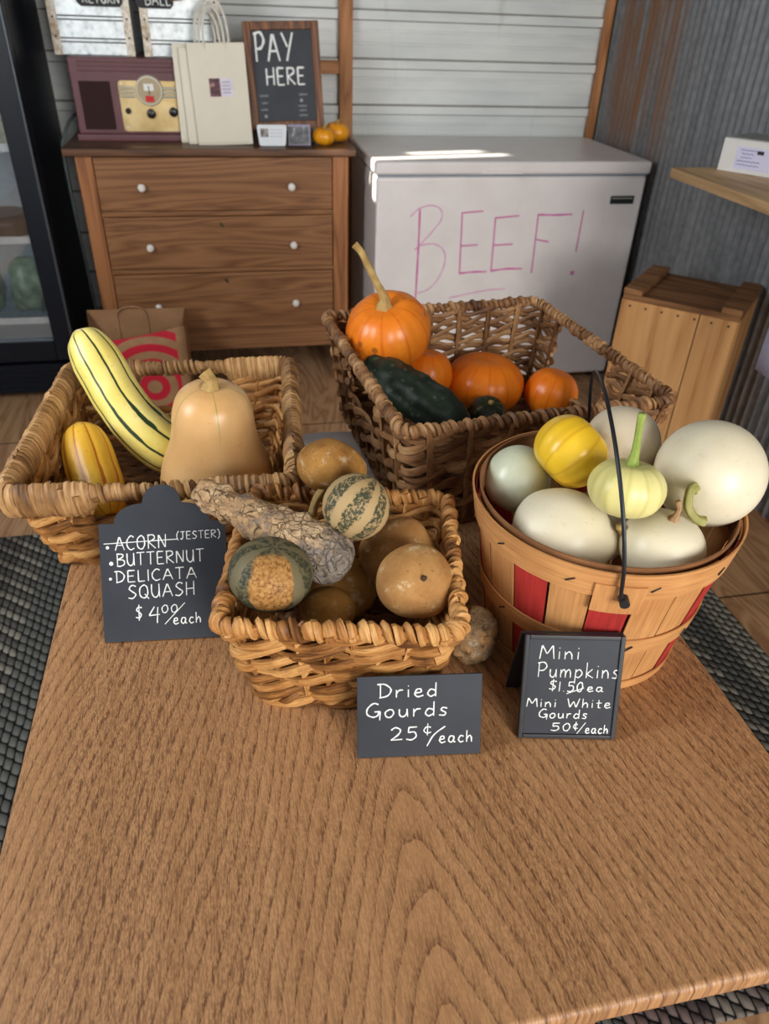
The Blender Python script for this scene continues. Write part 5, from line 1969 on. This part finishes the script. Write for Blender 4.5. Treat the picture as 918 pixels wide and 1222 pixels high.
BEEF = [[(0.69, 0.717), (0.72, 0.745), (0.767, 0.758), (0.807, 0.744), (0.814, 0.708), (0.782, 0.664), (0.733, 0.611)], [(0.712, 0.593), (0.741, 0.611), (0.794, 0.614), (0.832, 0.588), (0.84, 0.541), (0.818, 0.48), (0.78, 0.437), (0.735, 0.422)], [(0.726, 0.745), (0.728, 0.611), (0.728, 0.535), (0.728, 0.40)],
        [(0.892, 0.729), (0.979, 0.735)], [(0.895, 0.729), (0.905, 0.498)], [(0.901, 0.605), (0.97, 0.608)], [(0.902, 0.497), (0.959, 0.501), (1.019, 0.501)],
        [(1.031, 0.709), (1.129, 0.716)], [(1.032, 0.711), (1.038, 0.502)], [(1.032, 0.605), (1.117, 0.608)], [(1.035, 0.503), (1.097, 0.51), (1.171, 0.509)],
        [(1.206, 0.719), (1.28, 0.717), (1.352, 0.719)], [(1.208, 0.721), (1.214, 0.49)], [(1.214, 0.624), (1.268, 0.614)], [(1.397, 0.733), (1.395, 0.572)], [(1.386, 0.489), (1.400, 0.490), (1.397, 0.480), (1.388, 0.484)],
        [(0.87, 0.398), (0.977, 0.417), (1.041, 0.426), (1.108, 0.428)]]
m = MB()
m2 = MB()
for i, s in enumerate(BEEF):
    tgt = m2 if i in (0, 1, 16) else m
    stroke(tgt, [(a - fx, b) for a, b in s], fy - 0.0002, 0.0042 if i not in (0, 1, 16) else 0.003, len(s) > 2, 0.12)
m.build('marker_lettering', plain('pink_marker', rgb(206, 104, 168), 0.6), F)
m2.build('faint_marker_lettering', plain('pink_marker_faint', rgb(218, 162, 196), 0.6), F)

# ------------------------------------------------------------------ wooden crate at the right
CW = wood('crate_pine', rgb(204, 156, 102), rgb(186, 136, 84), rgb(150, 100, 58), 'Z', 4, 0.65, 0.12, 7)
CWX = wood('crate_pine_end', rgb(150, 108, 70), rgb(126, 86, 52), rgb(90, 58, 34), 'X', 7, 0.7, 0.12, 9)
NAIL = plain('rusty_nail', rgb(64, 46, 36), 0.8)
K = thing('wooden_crate', 'old wooden crate standing on end by the corrugated wall', 'crate', (1.450, 2.100, 0), math.radians(-44))
cw, cd, ch = 0.358, 0.318, 0.655
hw, hd = cw / 2, cd / 2
# face plank pair (front), backs and sides run vertically
for a, b in ((-hw, 0.062), (0.065, hw - 0.004)):
    m = MB()
    m.box(a, b, -hd, -hd + 0.012, 0.0, ch - 0.018)
    m.build('front_plank', CW, K, bevel=0.002)
for s in (-1, 1):
    for a, b in ((-hd + 0.012, 0.0), (0.003, hd - 0.012)):
        m = MB()
        x0_, x1_ = sorted((s * hw, s * (hw - 0.012)))
        m.box(x0_, x1_, a, b, 0.0, ch - 0.018)
        m.build('side_plank', CW, K, bevel=0.002)
m = MB()
m.box(-hw + 0.002, hw - 0.002, -hd + 0.002, hd - 0.004, ch - 0.018, ch)
m.build('end_panel', CWX, K, bevel=0.002)
m = MB()
m.box(-hw + 0.012, hw - 0.012, -hd + 0.012, hd - 0.004, 0.0, 0.018)
m.build('end_panel', CWX, K, bevel=0.002)
for s in (-1, 1):
    m = MB()
    x0_, x1_ = sorted((s * hw, s * (hw - 0.06)))
    m.box(x0_, x1_, -hd, hd, ch, ch + 0.018)
    m.build('end_cleat', CWX, K, bevel=0.003)
for i in range(7):
    x = -hw + 0.03 + i * 0.05
    m = MB()
    m.tube([(x, -hd - 0.0008, ch - 0.035), (x, -hd + 0.002, ch - 0.035)], 0.004, 8)
    m.build('nail', NAIL, K)

# ------------------------------------------------------------------ shelf on the right with a box
SHW = wood('shelf_pine', rgb(214, 182, 138), rgb(200, 166, 120), rgb(172, 136, 94), 'Y', 7, 0.55, 0.08, 6)
S = thing('wall_shelf', 'pale pine shelf board on the right corrugated wall', 'shelf', (1.52, 1.49, 0.97))
m = MB()
m.box(1.345 - 1.52, XR - 0.008 - 1.52, 0.75 - 1.49, 2.222 - 1.49, 0.003, 0.030)
m.build('board', SHW, S, bevel=0.002)
for y in (1.05, 1.95):
    m = MB()
    m.box(XR - 0.03 - 1.52, XR - 0.008 - 1.52, y - 0.015 - 1.49, y + 0.015 - 1.49, -0.2, 0.003)
    m.box(1.45 - 1.52, XR - 0.03 - 1.52, y - 0.015 - 1.49, y + 0.015 - 1.49, -0.015, 0.003)
    m.build('bracket', STAPLE, S, bevel=0.002)
X = thing('carton', 'white cardboard box with a printed lavender label on the shelf', 'box', (1.47, 2.178, 1.0), math.atan2(-0.131, 0.090))
m = MB()
m.box(0.0, 0.28, 0.0, 0.17, 0.001, 0.090)
m.build('box', plain('carton_white', rgb(216, 216, 214), 0.6, var=0.02), X, bevel=0.002)
m = MB()
m.box(0.01, 0.27, 0.01, 0.16, 0.090, 0.092)
m.build('lid_flap', plain('carton_grey', rgb(150, 152, 152), 0.6), X, smooth=False)
m = MB()
m.box(0.046, 0.20, -0.001, 0.0, 0.012, 0.072)
lb_ = m.build('label', plain('label_lavender', rgb(206, 206, 232), 0.6, var=0.02), X, smooth=False)
m = MB()
for k in range(5):
    n_ = (12, 9, 8, 16, 16)[k]
    x0_ = (0.056, 0.062, 0.062, 0.052, 0.052)[k]
    stroke(m, [(x0_ + 0.0045 * i, 0.064 - 0.0098 * k + 0.0012 * math.sin(i * 2.2 + k)) for i in range(n_)], -0.0012, 0.0012, True)
m.build('label_text', plain('blue_ink', rgb(110, 112, 160), 0.7), lb_)
m = MB()
m.box(0.106, 0.125, -0.0014, -0.001, 0.056, 0.066)
m.build('label_mark', KN, lb_, smooth=False)
# lavender sheet hanging from the front edge of the shelf
m = MB()
vs = []
for j in range(7):
    for i in range(5):
        vs.append((1.342 - 0.004 * math.sin(i * 0.9) * (1 - j / 6), 1.590 - 0.26 * i / 4, 0.616 + 0.375 * j / 6))
m.add(vs, [(j * 5 + i, j * 5 + i + 1, j * 5 + 5 + i + 1, j * 5 + 5 + i) for j in range(6) for i in range(4)])
o = m.build('paper_notice', plain('lavender_paper', rgb(200, 200, 230), 0.7, var=0.03))
o.modifiers.new('thickness', 'SOLIDIFY').thickness = 0.001
tag(o, 'lavender paper sheet hanging down from the front edge of the pine shelf', 'paper')

# ------------------------------------------------------------------ kraft bag with red rings on the floor
g = NT('kraft_paper', 0.8, 0.2)
n = g.noise(g.tc(), 18, 4)
g.color(g.ramp(n, [(0.3, rgb(150, 112, 78)), (0.7, rgb(168, 128, 92))]))
KRAFT = g.m
g = NT('kraft_paper_red_rings', 0.75, 0.2)
n = g.noise(g.tc(), 18, 4)
base = g.ramp(n, [(0.3, rgb(154, 116, 82)), (0.7, rgb(172, 134, 98))])
x, y, z = g.sep(g.tc())
dxn = g.math('SUBTRACT', x, 0.045)
dzn = g.math('SUBTRACT', z, 0.125)
rad_ = g.math('SQRT', g.math('ADD', g.math('MULTIPLY', dxn, dxn), g.math('MULTIPLY', dzn, dzn)))
rg = g.math('FRACT', g.math('DIVIDE', rad_, 0.060))
ring = g.math('MULTIPLY', g.ss(rg, 0.44, 0.48), g.ss(rg, 0.98, 0.94))
inx = g.math('MULTIPLY', g.ss(g.math('ABSOLUTE', x), 0.150, 0.146), g.ss(z, 0.012, 0.016))
ring = g.math('MULTIPLY', ring, inx)
g.color(g.mix(ring, base, rgb(196, 40, 58)))
RINGS = g.m
GB = thing('kraft_bag', 'brown kraft paper bag with red rings on the floor in front of the dresser', 'bag', (-0.372, 2.83, 0), math.radians(-1))
bw, bd_2, bh = 0.182, 0.075, 0.385


def bag_panel(pts, mat, name):
    m = MB()
    m.add(pts, [(0, 1, 2, 3)])
    o = m.build(name, mat, GB, smooth=False)
    s = o.modifiers.new('thickness', 'SOLIDIFY')
    s.thickness = 0.0012
    return o


m = MB()   # front panel with a sagging top edge
vs = []
for i in range(13):
    x = -bw + 2 * bw * i / 12
    top_ = 0.312 + 0.055 * (i / 12) ** 1.5
    for j in range(7):
        vs.append((x, -bd_2 - 0.006 * math.sin(PI * i / 12) * (j / 6), top_ * j / 6))
m.add(vs, [(i * 7 + j, (i + 1) * 7 + j, (i + 1) * 7 + j + 1, i * 7 + j + 1) for i in range(12) for j in range(6)])
o = m.build('front_panel', RINGS, GB, angle=180)
o.modifiers.new('thickness', 'SOLIDIFY').thickness = 0.0012
bag_panel([(-bw, bd_2, 0), (bw, bd_2, 0), (bw, bd_2, bh), (-bw, bd_2, bh)], KRAFT, 'back_panel')
for s in (-1, 1):
    m = MB()
    m.add([(s * bw, -bd_2, 0), (s * bw, 0, 0), (s * bw, bd_2, 0), (s * bw, bd_2, bh), (s * (bw - 0.012), 0.0, 0.345), (s * bw, -bd_2, 0.302 if s < 0 else 0.356)], [(0, 1, 4, 5), (1, 2, 3, 4)])
    o = m.build('side_gusset', KRAFT, GB, smooth=False)
    o.modifiers.new('thickness', 'SOLIDIFY').thickness = 0.0012
bag_panel([(-bw, -bd_2, 0.002), (bw, -bd_2, 0.002), (bw, bd_2, 0.002), (-bw, bd_2, 0.002)], KRAFT, 'bag_bottom')
m = MB()
pts = []
for k in range(11):
    a = PI * k / 10
    pts.append((-0.02 + 0.055 * math.cos(a), bd_2 - 0.004 - 0.012 * math.sin(a), bh - 0.04 + 0.055 * math.sin(a) ** 0.6))
m.tube(catmull([(0.035, bd_2 - 0.004, bh - 0.20)] + pts + [(-0.075, bd_2 - 0.004, bh - 0.20)], 4), 0.003, 6)
m.build('cord_handle', plain('kraft_cord', rgb(170, 132, 96), 0.8), GB)

# ------------------------------------------------------------------ glass door fridge at the left
FB = plain('fridge_black', rgb(13, 19, 29), 0.4, var=0.1, spec=0.3)
FIN = plain('fridge_liner', rgb(168, 180, 188), 0.5, var=0.05)
FR = thing('display_fridge', 'black glass door drinks fridge at the left edge', 'fridge', (-0.98, 3.20, 0))
x0, x1 = -1.34 + 0.98, -0.63 + 0.98
y0, y1 = 2.95 - 3.20, 3.53 - 3.20
m = MB()
m.box(x1 - 0.03, x1, y0 + 0.05, y1, 0.02, 1.95)
m.box(x0, x0 + 0.03, y0 + 0.05, y1, 0.02, 1.95)
m.box(x0 + 0.03, x1 - 0.03, y1 - 0.03, y1, 0.02, 1.95)
m.box(x0 + 0.03, x1 - 0.03, y0 + 0.05, y1 - 0.03, 0.02, 0.20)
m.box(x0 + 0.03, x1 - 0.03, y0 + 0.05, y1 - 0.03, 1.80, 1.95)
m.build('cabinet', FB, FR, bevel=0.004)
m = MB()
m.box(x1 - 0.034, x1 - 0.030, y0 + 0.055, y1 - 0.034, 0.20, 1.80)
m.box(x0 + 0.030, x0 + 0.034, y0 + 0.055, y1 - 0.034, 0.20, 1.80)
m.box(x0 + 0.034, x1 - 0.034, y1 - 0.034, y1 - 0.030, 0.20, 1.80)
m.box(x0 + 0.034, x1 - 0.034, y0 + 0.055, y1 - 0.034, 0.20, 0.215)
m.build('liner', FIN, FR)
dz0, dz1 = 0.17, 1.88
m = MB()
m.box(x1 - 0.078, x1, y0, y0 + 0.045, dz0, dz1)
m.box(x0, x0 + 0.078, y0, y0 + 0.045, dz0, dz1)
m.box(x0 + 0.078, x1 - 0.078, y0, y0 + 0.045, dz0, dz0 + 0.085)
m.box(x0 + 0.078, x1 - 0.078, y0, y0 + 0.045, dz1 - 0.085, dz1)
dr = m.build('door', FB, FR, bevel=0.004)
g = NT('door_glass', 0.05, 0.5)
tr = g.n('ShaderNodeBsdfTransparent')
gl = g.n('ShaderNodeBsdfGlossy')
gl.inputs['Roughness'].default_value = 0.03
gl.inputs['Color'].default_value = (0.75, 0.85, 0.95, 1)
mx = g.n('ShaderNodeMixShader')
mx.inputs[0].default_value = 0.14
g.t.links.new(tr.outputs[0], mx.inputs[1])
g.t.links.new(gl.outputs[0], mx.inputs[2])
g.t.links.new(mx.outputs[0], g.t.nodes['Material Output'].inputs['Surface'])
m = MB()
m.box(x0 + 0.078, x1 - 0.078, y0 + 0.018, y0 + 0.024, dz0 + 0.085, dz1 - 0.085)
m.build('glass_pane', g.m, dr, smooth=False)
m = MB()
m.box(x0 + 0.02, x1 - 0.02, y0 + 0.02, y0 + 0.06, 0.03, 0.15)
for k in range(5):
    m.box(x0 + 0.03, x1 - 0.03, y0 + 0.012, y0 + 0.02, 0.04 + k * 0.022, 0.05 + k * 0.022)
m.build('kick_grille', FB, FR)
m = MB()
m.tube([(x1 - 0.006, y0 - 0.004, 1.88), (x1 - 0.006, y0 - 0.004, 0.2)], 0.005, 8)
m.build('edge_trim', plain('trim_steel', rgb(96, 104, 112), 0.3, 0.6), dr)
SHZ = (0.315, 0.62, 0.93, 1.28)
for z in SHZ:
    m = MB()
    for k in range(22):
        x = x0 + 0.05 + (x1 - x0 - 0.1) * k / 21
        m.tube([(x, y0 + 0.07, z), (x, y1 - 0.045, z)], 0.0022, 5)
    m.tube([(x0 + 0.04, y0 + 0.07, z), (x1 - 0.04, y0 + 0.07, z)], 0.0045, 6)
    m.tube([(x0 + 0.04, y1 - 0.05, z), (x1 - 0.04, y1 - 0.05, z)], 0.0045, 6)
    m.box(x0 + 0.04, x1 - 0.04, y0 + 0.060, y0 + 0.064, z - 0.012, z + 0.014)
    m.build('wire_shelf', plain('shelf_white', rgb(190, 198, 202), 0.5), FR)
JL = plain('jar_lid', rgb(150, 130, 90), 0.4, 0.5)
JB = skin('jar_contents', rgb(120, 126, 110), rgb(176, 180, 164), 0.25, rgb(86, 96, 70), 0.5, 30)
for k in range(4):
    jx, jz = -0.735 - k * 0.105, SHZ[2] + 0.0022
    J = thing('glass_jar', ('lidded jar nearest the fridge door hinge side', 'second lidded jar from the right on the fridge shelf', 'third lidded jar from the right on the fridge shelf', 'leftmost lidded jar on the fridge shelf')[k], 'jar', (jx, 3.08, jz), None, 'jars in the fridge')
    lathe([(0, 0), (0.036, 0.0), (0.040, 0.006), (0.040, 0.085), (0.036, 0.098), (0.030, 0.104), (0.0, 0.104)], 32, sub=3).build('jar', JB, J)
    lathe([(0, 0.103), (0.033, 0.103), (0.034, 0.106), (0.034, 0.118), (0.031, 0.121), (0, 0.121)], 32, sub=3).build('lid', JL, J)
GRN = skin('bagged_greens', rgb(84, 108, 84), rgb(150, 172, 150), 0.3, rgb(56, 84, 52), 0.7, 26, bump=0.6)
for k in range(3):
    gx = -0.79 - k * 0.17
    lathe(egg(0.075, 0.10, power=0.6), 40, lump=0.02, lscale=18, seed=70 + k).build('greens_bag', GRN).location = (gx, 3.13, SHZ[0] + 0.105)
    tag(COL.objects[-1], ('bag of greens nearest the right side of the fridge', 'middle bag of greens on the fridge lower shelf', 'bag of greens at the left on the fridge lower shelf')[k], 'greens', 'bags of greens in the fridge')
m = MB()
m = lathe([(0, 0), (0.10, 0.0), (0.115, 0.012), (0.118, 0.045), (0.112, 0.058), (0.09, 0.066), (0, 0.066)], 48, sub=3)
PT = thing('pie_tub', 'dark round tub with pale lettering on the middle fridge shelf', 'tub', (-0.83, 3.14, SHZ[1] + 0.0025))
m.build('tub', plain('tub_brown', rgb(58, 42, 40), 0.4), PT)
m = MB()
m.tube([(0, 0, 0.066), (0, 0, 0.072)], [0.094, 0.09], 40)
m.build('lid', plain('tub_lid', rgb(44, 40, 46), 0.35), PT)

# unseen fill light added under the fridge ceiling to brighten its inside
fl = area('fridge_fill', (-0.98, 3.10, 1.78), (-0.98, 3.25, 0.4), 0.5, 0.06, 2.2, (0.85, 0.95, 1.0))
